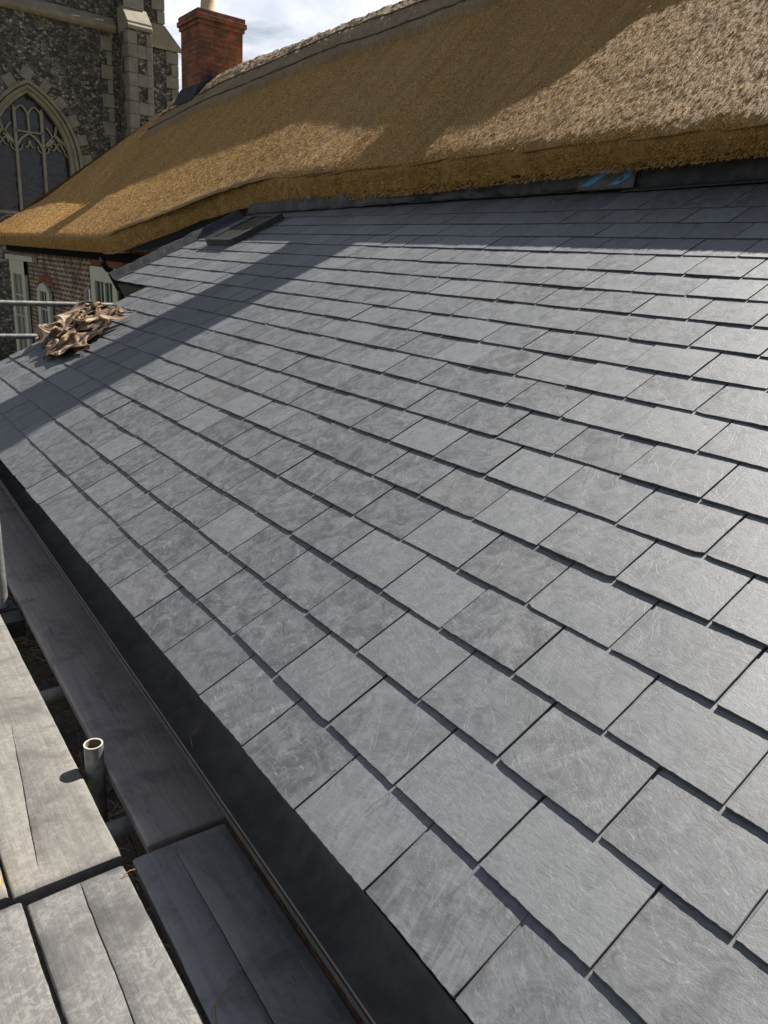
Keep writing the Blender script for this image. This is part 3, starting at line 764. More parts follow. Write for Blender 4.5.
# pale voussoir blocks alternating with flint round the arch
b = MB(); outer = arch_pts(HW+.47, WZ-.0, AP+.47, 24)
d_ = [0]
for i in range(1, len(outer)): d_.append(d_[-1]+math.hypot(outer[i][0]-outer[i-1][0], outer[i][1]-outer[i-1][1]))
nb_ = 11
for k in range(nb_):
    s = d_[-1]*(k+.5)/nb_; i = max(1, np.searchsorted(d_, s)); t = (s-d_[i-1])/(d_[i]-d_[i-1])
    cx = outer[i-1][0]+(outer[i][0]-outer[i-1][0])*t; cz = outer[i-1][1]+(outer[i][1]-outer[i-1][1])*t
    tx, tz = outer[i][0]-outer[i-1][0], outer[i][1]-outer[i-1][1]; dd = math.hypot(tx, tz); tx /= dd; tz /= dd
    a_, c_ = .15*random.uniform(.8, 1.15), .17*random.uniform(.8, 1.1)
    b = MB(); b.prism([(cx+tx*u*a_-tz*v*c_, cz+tz*u*a_+tx*v*c_) for u, v in ((-1, -1), (1, -1), (1, 1), (-1, 1))], Yf-.03, Yf+.05, 1); b.build('voussoir', M['ashlar'], chu, bevel=.015)
for k, z in enumerate(np.arange(1.5, 3.4, .34)):
    for s in (-1, 1):
        w_ = .24 if k % 2 else .38; x0 = WX+s*(HW+.19); b = MB(); b.box((min(x0, x0+s*w_), Yf-.02, z), (max(x0, x0+s*w_), Yf+.05, z+.32)); b.build('jamb_stone', M['ashlar'], chu, bevel=.015)
# corner quoins
for k in range(26):
    z = GZ+.4*k
    if z > 7.1: break
    b = MB(); b.box((7.46 if k % 2 == 0 else 7.64, Yf-.02, z), (7.82 if k % 2 == 0 else 7.80, Yf+.05, z+.38)); b.build('quoin', M['ashlar'], chu, bevel=.015)
# front buttress
b = MB(); b.box((8.0, 25.05, GZ), (8.68, 25.99, 7.5)); b.box((8.05, 25.45, 7.5), (8.62, 26.0, 12))
bt = b.build('buttress', M['flint'], chu)
b = MB()
z = GZ; k = 0
while z < 7.45:
    h = .42 if k % 2 else .36; h = min(h, 7.48-z)
    # pale facing with square flint panels between
    if z > 3:
        b.box((7.98, 25.0, z), (8.27, 25.047, z+h-.01)); b.box((8.56, 25.0, z), (8.74, 25.047, z+h-.01))
        if k % 2 == 0: b.box((8.273, 25.003, z), (8.557, 25.047, z+h-.01))
        b.box((7.95 if k % 2 else 7.96, 25.05, z), (7.997, 25.30 if k % 2 else 25.45, z+h-.01))
        b.box((8.683, 25.05, z), (8.74, 25.35, z+h-.01))
    else: b.box((7.98, 25.0, z), (8.74, 25.047, z+h-.01))
    z += h; k += 1
b.box((8.03, 25.40, 8.15), (8.64, 25.447, 12))
b.build('ashlar_facing', M['ashlar'], bt, bevel=.01)
b = MB(); b.prism([(24.93, 7.50), (24.93, 7.60), (25.0, 7.66), (25.0, 7.72), (25.47, 8.18), (25.9, 8.18), (25.9, 7.503)], 7.985, 8.745, 0)
b.build('weathering', M['stone_warm'], bt, bevel=.015)
# side buttress stepping out to the right
b = MB(); b.box((8.003, 26.1, GZ), (9.98, 27.1, 7.45)); b.box((8.003, 26.15, 7.45), (9.55, 27.05, 12))
bt2 = b.build('buttress', M['flint'], chu)
b = MB(); b.prism([(8.69, 7.452), (10.0, 7.452), (10.10, 7.46), (10.10, 7.54), (9.56, 8.08), (8.69, 8.08)], 26.06, 27.14, 1)
b.build('weathering', M['stone_grey'], bt2, bevel=.01)
b = MB(); b.box((8.69, 26.02, 7.40), (10.12, 26.06, 7.50)); b.build('drip_moulding', M['stone_warm'], bt2)
for k in range(26):
    z = 2+.36*k
    if z > 11: break
    xr = 10.0 if z < 7.1 else 9.57
    if 7.1 <= z < 8.1: continue
    w_ = .24 if k % 2 else .42
    b = MB(); b.box((xr-w_, 26.06, z), (xr, 26.12, z+.34)); b.build('quoin', M['ashlar'], bt2, bevel=.01)

# ================================================================== SCAFFOLD
BZ = -.20
def board(x0, x1, y0, y1, m, label, cracks=(), zt=BZ, rot=0., band=None):
    """timber board with worn edges; cracks = list of (x at start, x at end, ystart, yend, width)"""
    W_ = x1-x0; cx, cy = (x0+x1)/2, y0
    xs = sorted(set([0, .002, .006, W_-.006, W_-.002, W_]+[W_*k/8 for k in range(1, 8)]))
    ny = max(8, int((y1-y0)/.025)); vs = []; fs = []
    sd = random.random()*50; cr = []
    ncr = len(cracks)
    def crx(c, y): return c[0]+(c[1]-c[0])*(y-c[2])/(c[3]-c[2])+.0035*mn.noise(Vector((y*4, sd, 0)))+.0014*mn.noise(Vector((y*28, sd, 0)))+.0008*mn.noise(Vector((y*90, sd, 0)))
    base = [x for x in xs if not any(min(abs(x-(cx_-x0)) for cx_ in (c[0], (c[0]+c[1])/2, c[1])) < .022 for c in cracks)]
    cols = base+[('c', k, j) for k in range(ncr) for j in range(5)]
    def colx(c, y):
        if isinstance(c, tuple):
            w = cracks[c[1]][4]; q = cracks[c[1]]
            f = 1 if q[2] <= y <= q[3] else 0
            f *= min(1, max(0, (y-q[2])/.05) if q[2] > y0 else 1)*min(1, max(0, (q[3]-y)/.25) if q[3] < y1-.01 else 1)
            yy = min(max(y, q[2]), q[3]); xo = crx(q, yy)-x0
            return xo+(c[2]-2)*(.0006+w*.5*f*(1 if abs(c[2]-2) < 2 else 1.0))*(.5 if abs(c[2]-2) == 1 else 1), (-.014*f if c[2] == 2 else (-.0015*f if abs(c[2]-2) == 1 else 0))
        return c, 0
    cols = sorted(cols, key=lambda c: colx(c, (y0+y1)/2)[0])
    n = len(cols)
    for j in range(ny+1):
        y = y0+(y1-y0)*j/ny
        ye = y+(.002*mn.noise(Vector((sd, 3, 1))) if j in (0, ny) else 0)
        for i, c in enumerate(cols):
            x, dz = colx(c, y); e = min(x, W_-x); ee = min(y-y0, y1-y)
            r_ = .004*max(0, 1-e/.006)**2+.003*max(0, 1-ee/.02)
            x += (.0016*mn.noise(Vector((y*9, sd, i*9)))+.001*mn.noise(Vector((y*40, sd, i*9))))*(1 if e < .001 else 0)
            z = dz-r_+.0015*mn.noise(Vector((x*9, y*2, sd)))-.001*(2*(x/W_)-1)**2
            vs.append((x-W_/2, y-y0, z))
    for j in range(ny):
        for i in range(n-1): fs.append((j*n+i, j*n+i+1, (j+1)*n+i+1, (j+1)*n+i))
    o_ = len(vs); 
    for j in range(ny+1):
        y = (y1-y0)*j/ny; vs.append((-W_/2+.002, y, -.038)); vs.append((W_/2-.002, y, -.038))
    for j in range(ny):
        fs.append((o_+2*j, o_+2*j+2, o_+2*j+3, o_+2*j+1))
        fs.append((j*n, (j+1)*n, o_+2*j+2, o_+2*j)); fs.append(((j+1)*n-1, o_+2*j+1, o_+2*j+3, (j+2)*n-1))
    fs.append(tuple(range(n))+(o_+1, o_)); fs.append(tuple(range(ny*n, ny*n+n))[::-1]+(o_+2*ny, o_+2*ny+1))
    b = MB(); b.add(vs, fs); o = b.build('scaffold_board', m, None)
    for p in o.data.polygons: p.use_smooth = abs(p.normal.z) > .8
    yr = .78; o.location = (cx+math.tan(rot)*(yr-cy), cy, zt); o.rotation_euler.z = rot
    tag(o, label, 'scaffold board', 'scaffold boards beside the gutter')
    return o
board(-.506, -.281, .800, 4.7, M['wood_pale'], 'sunlit pale board left of the upright tube, long crack near its end', [(-.445, -.385, .86, 1.45, .0016)], rot=0)
board(-.487, -.288, -3.1, .768, M['wood_mid'], 'sunlit pale board at the bottom left with a long central crack', [(-.395, -.38, .25, .768, .0018)], rot=.01)
board(-.222, -.012, .795, 4.7, M['wood_brown'], 'shaded brownish board running beside the gutter beyond the joint', (), rot=-.014)
board(-.264, -.040, -3.1, .772, M['wood_dark'], 'shaded grey board nearest the viewer by the gutter, split along its length', [(-.168, -.172, -.6, .74, .0020)], rot=-.02)
board(-.735, -.512, .812, 4.7, M['wood_pale'], 'sunlit board cut off by the left edge, beside the yellow plastic object', (), rot=0.002)
board(-.730, -.494, -3.1, .782, M['wood_mid'], 'sunlit board in the bottom left corner of the picture', (), rot=0.006)

# tubes
def stube(p, q, label, name='scaffold_tube', cat='scaffold tube', group='scaffold tubes', open_top=False, r=.0242):
    p, q = Vector(p), Vector(q); L = q-p
    ms = [M['tube'], M['tube_in'], M['tube_rim']]
    b = MB(); seg = 28
    d = L.normalized(); up = Vector((0, 0, 1)) if abs(d.z) < .9 else Vector((1, 0, 0)); a = d.cross(up).normalized(); c = d.cross(a)
    ri = r-.004; vs = []
    ring = lambda pt, rr: [pt+(a*math.cos(2*math.pi*k/seg)+c*math.sin(2*math.pi*k/seg))*rr for k in range(seg)]
    o0 = Vector((0, 0, 0))
    vs = ring(o0, r)+ring(L, r)+ring(L, ri)+ring(o0, ri)
    for s in range(4):
        fs = []
        for k in range(seg):
            k2 = (k+1) % seg; s2 = (s+1) % 4; fs.append((s*seg+k, s*seg+k2, s2*seg+k2, s2*seg+k))
        if s == 0: b.add(vs, fs, 0)
        else:
            b.f += [tuple(f) for f in fs]; b.m += [{1: 2, 2: 1, 3: 2}[s]]*len(fs)
    o = b.build(name, ms); o.location = p
    for pl in o.data.polygons: pl.use_smooth = True
    sm = o.modifiers.new('split', 'EDGE_SPLIT'); sm.split_angle = R(50)
    tag(o, label, cat, group); return o
stube((-.243, 1.135, GZ), (-.243, 1.135, -.128), 'short upright tube with open pale rim poking up between the boards')
stube((-.252, 2.30, GZ), (-.262, 2.30, 3.2), 'tall upright tube at the left edge, rising past the frame')
for y_, lab in ((2.19, 'horizontal tube under the boards, farthest of the three in the gap'), (1.64, 'horizontal tube under the boards, just above the short upright in the gap'), (.955, 'horizontal tube under the boards, by the joint between boards')):
    stube((-1.3, y_, BZ-.038-.028), (.09, y_, BZ-.038-.028), lab)
stube((-1.6, 6.88, .578), (1.62, 6.88, .590), 'upper horizontal guard rail tube beyond the heap of sacking')
stube((-1.6, 6.92, .285), (1.30, 6.92, .292), 'lower horizontal guard rail tube left of the heap of sacking')
stube((1.40, 6.94, GZ), (1.40, 6.94, .72), 'upright end tube behind the lower corner of the upper slates')
# coupler on the upper rail
b = MB(); b.box((1.365, 6.84, .55), (1.435, 6.97, .625)); b.tube([(1.40, 6.83, .587), (1.40, 6.80, .587)], .012, 8)
tag(b.build('tube_coupler', M['frame_dark'], None, bevel=.008), 'dark steel coupler clamping the guard rail to its upright', 'coupler')

b = MB(); b.box((-.292, 2.262, -.315), (-.212, 2.345, -.225)); b.box((-.30, 2.16, -.30), (-.205, 2.258, -.232)); b.tube([(-.20, 2.29, -.27), (-.17, 2.29, -.27)], .009, 8); b.tube([(-.20, 2.20, -.265), (-.165, 2.20, -.265)], .009, 8)
tag(b.build('tube_coupler', M['frame_dark'], None, bevel=.01), 'dark steel coupler at the foot of the tall upright tube', 'coupler')

# yellow object at the left edge
b = MB(); pts = []
b.tube([(-.549, .848, BZ+.006), (-.549, .848, BZ+.010), (-.549, .848, BZ+.040), (-.549, .848, BZ+.046)], [.024, .030, .030, .022], 24)
b.tube([(-.549, .848, BZ+.044), (-.549, .848, BZ+.052)], [.012, .010], 16)
tag(b.build('tape_reel', M['yellow'], None, smooth=False), 'rounded yellow plastic object on the board at the left edge', 'tape reel')

# straw litter: on the ground under the scaffold and a few stray straws
def straws(name, n, box, z, ln, wd, mt, flat=.15, seed=3):
    r = np.random.default_rng(seed)
    p = np.stack([r.uniform(box[0], box[1], n), r.uniform(box[2], box[3], n), z+r.random(n)**2*flat], 1)
    a_ = r.uniform(0, 6.28, n); d = np.stack([np.cos(a_), np.sin(a_), r.normal(0, .25, n)], 1); L = r.uniform(.5, 1.5, n)*ln
    q = p+d*L[:, None]; s = np.cross(d, [0, 0, 1.]); s /= np.linalg.norm(s, axis=1)[:, None]; n2 = np.cross(s, d); vs = []
    for t in (0, 2.094, 4.189):
        o_ = (s*math.cos(t)+n2*math.sin(t))*wd/2; vs += [p+o_, q+o_]
    Vv = np.stack(vs, 1).reshape(-1, 3); bs = (np.arange(n)*6)[:, None]
    Fq = np.concatenate([bs+np.array([[0, 1, 3, 2]]), bs+np.array([[2, 3, 5, 4]]), bs+np.array([[4, 5, 1, 0]])], 0)
    o = rawmesh(name, Vv, Fq, mt, attrs={'rnd': ('FLOAT', np.repeat(r.random(n), 6))}); return o
o = straws('straw_litter', 6000, (-1.4, .1, -.6, 6), -1.0, .14, .006, M['oldreed'], .10); o['kind'] = 'stuff'; tag(o, 'loose straw dropped on the lower boards beneath the scaffold', 'straw')
b = MB(); b.box((-1.5, -3, -1.06), (.08, 7, -1.02)); tag(b.build('lower_platform', M['wood_brown']), 'littered lower scaffold platform seen through the gaps between boards', 'platform')
# stray straws on boards
b = MB()
for (x, y, z, a_, L) in ((-.275, .30, BZ+.004, 1.2, .05), (-.27, .26, BZ+.003, 2.0, .04), (-.262, .345, BZ+.004, .4, .05), (-.30, .73, BZ+.004, .1, .03), (-.06, .92, -.075, 1.3, .06), (-.045, .95, -.06, .7, .05)):
    b.tube([(x, y, z), (x+math.cos(a_)*L*.5, y+math.sin(a_)*L*.5, z+.006), (x+math.cos(a_)*L, y+math.sin(a_)*L, z+.002)], .0012, 5)
o = b.build('stray_straw', M['reed']); o['kind'] = 'stuff'; tag(o, 'few pale straws lying on the board edges and in the gutter', 'straw')

# ================================================================== HEAP OF SACKING
# crumpled sheet, millimetres, 49 rows of 37 points (x, y, z)
CLOTH = [
[-149,-355,25,-137,-366,30,-115,-398,38,-91,-422,37,-72,-439,29,-64,-429,29,-59,-422,36,-55,-419,48,-55,-402,48,-71,-408,60,-99,-401,62,-120,-382,72,-133,-359,80,-142,-350,84,-157,-351,83,-170,-346,71,-188,-343,62,-211,-343,62,-228,-350,61,-238,-345,67,-241,-337,58,-244,-330,51,-251,-319,51,-247,-302,42,-249,-281,39,-251,-260,43,-263,-245,61,-275,-239,56,-285,-236,49,-289,-228,58,-279,-207,59,-259,-186,76,-234,-167,86,-205,-157,92,-198,-143,102,-199,-142,95,-191,-159,89],
[-140,-371,15,-130,-387,21,-114,-414,29,-90,-430,25,-68,-436,19,-57,-430,27,-59,-419,33,-65,-419,45,-64,-403,51,-75,-396,67,-103,-390,71,-129,-375,64,-147,-357,68,-152,-342,75,-159,-336,83,-172,-336,79,-186,-332,64,-206,-330,59,-220,-331,56,-226,-324,62,-228,-314,68,-228,-303,63,-234,-293,63,-236,-281,60,-239,-268,53,-246,-250,53,-256,-235,54,-261,-227,63,-263,-219,60,-259,-209,65,-247,-194,72,-226,-176,81,-211,-161,103,-195,-145,109,-190,-130,105,-191,-135,89,-186,-154,82],
[-120,-372,13,-117,-391,13,-110,-408,24,-95,-423,20,-78,-425,14,-62,-419,19,-58,-409,28,-69,-406,40,-80,-398,54,-90,-383,67,-113,-368,69,-136,-353,65,-151,-338,60,-159,-328,60,-165,-324,70,-172,-320,78,-185,-318,76,-198,-314,66,-207,-307,56,-214,-296,51,-210,-286,60,-208,-271,65,-214,-265,60,-222,-257,61,-224,-243,61,-232,-233,59,-243,-226,58,-248,-218,58,-242,-214,69,-231,-202,74,-218,-186,82,-200,-172,94,-189,-157,113,-187,-138,123,-180,-128,111,-182,-135,95,-178,-152,85],
[-103,-358,12,-101,-377,10,-101,-396,12,-97,-409,20,-90,-410,20,-78,-406,20,-75,-406,29,-77,-394,40,-85,-384,51,-104,-374,56,-123,-349,58,-140,-327,68,-149,-311,69,-151,-305,60,-159,-305,62,-169,-307,64,-176,-302,70,-186,-299,65,-193,-288,58,-198,-277,46,-201,-264,43,-200,-248,48,-208,-238,46,-222,-243,38,-231,-239,43,-234,-229,44,-236,-219,44,-236,-211,46,-233,-208,60,-218,-204,74,-200,-186,80,-187,-176,101,-179,-163,122,-175,-144,130,-175,-139,116,-176,-139,96,-173,-145,83],
[-86,-332,13,-81,-349,12,-77,-371,10,-79,-390,14,-90,-390,22,-94,-387,25,-96,-389,35,-95,-384,41,-92,-370,49,-108,-352,66,-120,-326,75,-129,-306,73,-136,-293,64,-139,-287,66,-149,-285,66,-161,-289,61,-169,-291,55,-176,-284,57,-184,-274,52,-189,-258,47,-196,-249,34,-208,-238,30,-223,-227,30,-243,-232,27,-262,-236,31,-269,-228,37,-262,-217,36,-248,-210,37,-235,-199,45,-221,-197,59,-198,-194,71,-180,-178,86,-168,-168,110,-162,-155,123,-166,-148,114,-167,-143,96,-168,-132,79],
[-106,-334,16,-90,-339,21,-69,-351,20,-58,-369,20,-66,-378,26,-83,-374,26,-93,-368,31,-95,-360,43,-92,-347,64,-98,-330,84,-110,-303,79,-121,-290,61,-134,-289,53,-141,-287,52,-143,-278,54,-149,-276,58,-161,-275,54,-170,-272,46,-177,-262,41,-183,-247,37,-194,-235,35,-209,-230,24,-229,-230,18,-254,-227,18,-279,-224,22,-297,-223,26,-299,-213,27,-285,-207,35,-264,-199,39,-240,-185,42,-218,-182,56,-194,-179,67,-172,-171,82,-159,-158,96,-154,-141,99,-158,-126,91,-169,-115,76],
[-123,-352,21,-108,-349,23,-85,-349,29,-64,-356,34,-53,-365,42,-65,-368,46,-76,-359,50,-77,-344,60,-84,-327,71,-96,-311,74,-112,-300,58,-120,-296,43,-130,-301,40,-139,-302,44,-139,-289,42,-135,-274,52,-146,-263,61,-162,-260,44,-172,-249,38,-181,-237,30,-194,-226,27,-208,-217,28,-228,-219,18,-251,-221,12,-278,-225,13,-303,-223,13,-319,-215,15,-317,-206,26,-299,-198,41,-276,-182,40,-255,-168,43,-234,-162,60,-206,-158,63,-184,-154,64,-172,-143,68,-171,-126,64,-178,-113,61],
[-124,-354,31,-111,-353,35,-91,-344,38,-69,-342,41,-52,-347,49,-54,-354,62,-67,-349,71,-67,-330,71,-80,-311,63,-101,-306,55,-119,-314,48,-131,-315,44,-138,-315,33,-144,-311,33,-144,-300,38,-135,-282,42,-138,-263,51,-156,-250,47,-166,-237,34,-178,-224,31,-190,-215,26,-203,-208,22,-220,-209,19,-238,-207,17,-260,-210,15,-286,-210,11,-307,-208,12,-317,-199,15,-309,-192,26,-295,-182,32,-287,-162,35,-266,-150,49,-241,-143,54,-222,-137,51,-213,-133,62,-211,-121,62,-214,-108,67],
[-109,-339,36,-97,-330,43,-79,-323,46,-63,-323,51,-47,-327,53,-43,-335,66,-52,-333,79,-59,-318,74,-74,-300,62,-97,-306,44,-119,-323,41,-138,-333,40,-148,-327,33,-154,-315,35,-151,-301,32,-144,-282,33,-138,-259,40,-149,-242,42,-162,-224,35,-174,-212,26,-183,-201,23,-192,-193,26,-200,-191,19,-214,-191,20,-231,-191,20,-255,-193,13,-276,-197,18,-290,-195,16,-294,-188,15,-289,-176,18,-280,-158,27,-267,-138,36,-257,-128,47,-246,-120,55,-242,-115,65,-246,-111,74,-249,-94,77],
[-64,-324,39,-58,-310,33,-49,-297,36,-40,-293,48,-31,-298,56,-24,-308,65,-31,-310,81,-46,-304,78,-60,-292,61,-87,-299,41,-117,-318,33,-135,-336,30,-148,-335,21,-156,-320,22,-153,-303,22,-136,-285,30,-127,-257,44,-141,-233,38,-157,-213,31,-168,-198,31,-172,-186,22,-176,-178,18,-178,-172,19,-188,-170,17,-201,-169,22,-219,-170,19,-239,-172,20,-254,-172,18,-261,-166,19,-262,-153,15,-251,-139,29,-244,-121,39,-248,-108,44,-249,-103,53,-255,-99,55,-263,-98,70,-268,-92,86],
[-17,-296,34,-12,-289,33,-5,-277,29,1,-269,40,0,-269,53,1,-274,63,-6,-282,76,-22,-280,81,-47,-281,67,-67,-283,43,-101,-303,27,-124,-328,26,-136,-330,18,-141,-321,14,-139,-303,15,-123,-280,29,-123,-253,38,-141,-226,28,-152,-206,37,-157,-188,31,-157,-176,23,-163,-169,23,-163,-164,16,-168,-155,14,-177,-148,16,-192,-145,21,-208,-143,21,-220,-139,16,-228,-131,20,-232,-115,20,-230,-95,26,-221,-79,41,-227,-69,42,-233,-63,46,-246,-68,41,-260,-74,45,-273,-75,64],
[12,-280,20,23,-282,26,32,-281,35,40,-278,43,39,-281,48,37,-282,62,32,-282,73,14,-271,80,-24,-266,82,-50,-270,57,-72,-289,26,-100,-318,21,-119,-327,18,-126,-318,16,-124,-297,22,-111,-272,30,-123,-242,28,-137,-211,29,-144,-194,39,-145,-177,34,-144,-163,25,-152,-156,26,-162,-154,28,-167,-151,24,-163,-139,18,-170,-127,16,-187,-119,16,-197,-109,20,-204,-96,17,-204,-82,30,-202,-59,35,-195,-37,36,-197,-25,39,-203,-19,36,-217,-22,29,-236,-40,21,-253,-54,24],
[18,-268,26,38,-273,28,44,-289,25,49,-300,32,54,-300,43,56,-294,55,61,-286,62,48,-272,73,12,-258,86,-35,-255,77,-62,-268,41,-81,-291,15,-100,-307,12,-111,-305,12,-111,-285,14,-106,-253,24,-118,-226,34,-130,-200,46,-132,-179,38,-135,-163,37,-142,-160,40,-150,-164,39,-156,-158,39,-164,-152,37,-165,-138,31,-167,-123,25,-176,-107,23,-180,-91,19,-185,-74,20,-184,-57,32,-179,-32,40,-168,-9,41,-168,6,39,-171,13,32,-176,3,23,-187,-20,18,-202,-40,16],
[15,-254,18,38,-264,26,53,-283,24,56,-306,28,56,-312,48,62,-304,62,71,-292,65,62,-274,62,32,-259,71,-8,-247,76,-49,-248,61,-70,-260,29,-83,-273,17,-92,-278,23,-94,-262,23,-98,-234,36,-112,-207,48,-117,-179,52,-126,-168,51,-136,-171,53,-147,-177,51,-157,-178,47,-161,-167,44,-161,-152,46,-161,-136,39,-159,-120,30,-165,-103,27,-171,-84,25,-171,-63,24,-171,-46,35,-163,-20,38,-155,3,44,-153,19,33,-151,30,23,-157,27,15,-162,4,18,-168,-19,23],
[18,-242,19,34,-256,21,59,-274,21,68,-295,27,69,-305,44,74,-303,56,80,-288,60,69,-268,64,42,-254,67,8,-245,65,-30,-235,64,-55,-235,51,-69,-238,34,-77,-248,43,-86,-239,54,-96,-214,63,-101,-185,67,-113,-173,69,-128,-186,68,-140,-192,68,-150,-193,66,-161,-189,58,-162,-171,54,-154,-148,50,-158,-129,45,-159,-112,39,-158,-98,30,-160,-83,21,-161,-61,19,-162,-39,33,-158,-18,47,-149,9,48,-148,29,42,-141,35,25,-142,26,14,-152,6,15,-156,-15,22],
[40,-230,13,27,-237,23,53,-255,18,74,-272,24,78,-287,37,74,-286,44,68,-275,48,54,-259,54,37,-243,63,13,-233,68,-17,-226,68,-39,-220,66,-52,-213,58,-63,-214,67,-74,-207,78,-84,-189,86,-100,-184,88,-121,-200,90,-134,-214,88,-146,-212,87,-150,-203,87,-159,-193,77,-158,-168,66,-151,-140,53,-147,-118,42,-155,-101,47,-156,-90,42,-157,-79,31,-154,-61,21,-151,-38,23,-151,-19,45,-143,-1,57,-138,17,48,-137,20,34,-141,8,27,-139,-11,17,-127,-29,11],
[63,-221,18,32,-225,17,36,-232,21,64,-245,23,69,-259,34,65,-258,43,49,-251,46,29,-241,48,14,-231,53,1,-220,63,-16,-216,72,-34,-211,78,-46,-206,81,-55,-197,90,-69,-189,106,-91,-190,111,-114,-205,115,-133,-213,117,-148,-213,116,-152,-210,109,-144,-204,102,-150,-188,87,-145,-161,64,-141,-129,54,-142,-103,54,-149,-85,56,-149,-73,50,-146,-72,36,-147,-65,28,-142,-45,25,-141,-30,36,-136,-19,50,-130,-10,46,-127,-10,34,-116,-9,24,-96,-17,10,-73,-37,7],
[78,-211,13,48,-217,13,27,-217,21,44,-221,27,49,-232,33,43,-233,38,32,-222,46,22,-211,56,11,-204,65,0,-198,68,-16,-198,69,-32,-197,76,-42,-196,90,-55,-198,109,-76,-197,127,-101,-199,136,-129,-213,142,-153,-211,139,-160,-199,137,-159,-193,125,-141,-193,107,-139,-175,88,-133,-142,65,-128,-110,57,-134,-83,67,-130,-75,58,-132,-73,51,-134,-66,43,-135,-64,28,-132,-55,22,-125,-45,30,-122,-37,36,-113,-32,31,-104,-30,22,-79,-24,19,-49,-23,16,-23,-41,15],
[81,-200,16,58,-209,19,32,-209,17,26,-205,20,33,-205,30,34,-200,37,22,-190,46,4,-186,46,-7,-183,49,-7,-178,59,-12,-180,70,-22,-185,79,-32,-184,93,-50,-182,113,-73,-187,139,-105,-193,152,-133,-200,153,-150,-201,149,-153,-196,143,-143,-188,127,-127,-179,105,-117,-156,80,-111,-118,69,-114,-86,72,-117,-79,65,-118,-89,49,-130,-95,42,-134,-85,35,-127,-71,31,-121,-64,20,-113,-54,18,-103,-49,24,-91,-43,19,-77,-34,22,-56,-28,27,-33,-40,22,-10,-56,29],
[76,-192,14,59,-200,18,41,-198,20,26,-195,14,20,-188,19,15,-179,30,7,-169,38,-7,-180,26,-23,-190,33,-36,-188,42,-41,-184,55,-37,-177,65,-28,-174,84,-34,-172,108,-60,-170,130,-91,-172,148,-115,-182,145,-129,-181,140,-126,-180,130,-107,-177,117,-93,-157,95,-86,-125,77,-88,-90,73,-97,-84,64,-107,-104,47,-118,-120,38,-129,-121,27,-130,-104,19,-122,-87,27,-116,-72,32,-105,-64,20,-95,-56,16,-80,-49,18,-66,-43,26,-50,-37,32,-33,-48,25,-17,-62,21],
[71,-189,21,58,-193,18,43,-188,16,30,-182,19,21,-175,14,9,-164,20,-4,-159,26,-20,-179,17,-39,-201,23,-56,-207,37,-68,-205,48,-65,-195,59,-52,-177,72,-36,-161,90,-34,-157,114,-54,-150,132,-76,-152,135,-85,-154,127,-85,-143,119,-70,-137,104,-62,-117,84,-63,-94,69,-76,-86,60,-91,-110,51,-102,-134,46,-112,-150,37,-116,-145,19,-114,-122,11,-113,-99,20,-110,-79,37,-101,-64,35,-92,-58,28,-84,-47,29,-74,-38,34,-61,-30,39,-40,-30,37,-26,-45,31],
[65,-178,19,52,-180,23,40,-175,19,31,-167,16,20,-163,22,10,-150,18,-5,-150,15,-25,-171,18,-48,-193,19,-67,-206,27,-86,-205,33,-91,-198,47,-80,-186,60,-63,-167,69,-41,-151,80,-25,-140,98,-36,-128,114,-43,-123,114,-46,-114,105,-41,-105,88,-45,-87,72,-54,-85,54,-71,-106,48,-82,-129,52,-91,-151,45,-99,-163,29,-101,-158,15,-96,-133,11,-96,-103,13,-99,-82,33,-102,-61,47,-93,-43,41,-93,-26,34,-85,-11,27,-74,2,29,-55,7,35,-36,-3,38],
[54,-161,28,42,-159,26,31,-153,29,25,-145,18,17,-141,23,13,-137,31,0,-134,21,-22,-154,24,-49,-178,22,-66,-194,30,-86,-195,30,-96,-187,35,-90,-178,48,-74,-171,55,-54,-161,60,-34,-143,70,-28,-126,85,-28,-109,97,-30,-94,100,-32,-86,88,-33,-84,69,-41,-91,54,-60,-112,41,-71,-129,42,-78,-152,35,-86,-162,24,-95,-152,20,-98,-129,21,-89,-98,19,-87,-69,35,-94,-42,54,-92,-13,45,-99,6,31,-109,18,22,-98,34,25,-78,38,37,-58,32,49],
[43,-146,26,39,-137,21,36,-127,19,37,-119,22,30,-113,20,28,-116,35,15,-115,31,-10,-129,25,-36,-154,20,-53,-176,36,-71,-186,43,-81,-184,40,-79,-174,37,-71,-161,45,-52,-151,52,-35,-131,65,-19,-112,83,-7,-97,100,-2,-77,101,-5,-64,99,-13,-63,88,-20,-72,70,-36,-87,46,-57,-106,30,-63,-132,21,-77,-140,21,-89,-131,28,-86,-107,28,-81,-76,40,-78,-43,52,-82,-7,49,-98,19,47,-117,23,50,-132,27,51,-126,42,50,-102,50,54,-78,55,57],
[58,-134,20,62,-120,17,62,-108,22,62,-99,24,53,-91,21,42,-90,21,34,-92,31,13,-101,35,-15,-121,23,-34,-141,29,-47,-155,36,-57,-156,32,-56,-147,37,-49,-132,48,-31,-117,59,-4,-102,72,15,-81,92,36,-68,111,48,-52,111,51,-41,104,35,-38,103,13,-39,89,-8,-47,71,-25,-66,44,-40,-88,24,-63,-94,23,-71,-90,41,-67,-67,44,-65,-32,52,-76,4,63,-99,26,65,-126,23,78,-145,20,83,-152,32,78,-143,46,67,-114,61,62,-89,75,59],
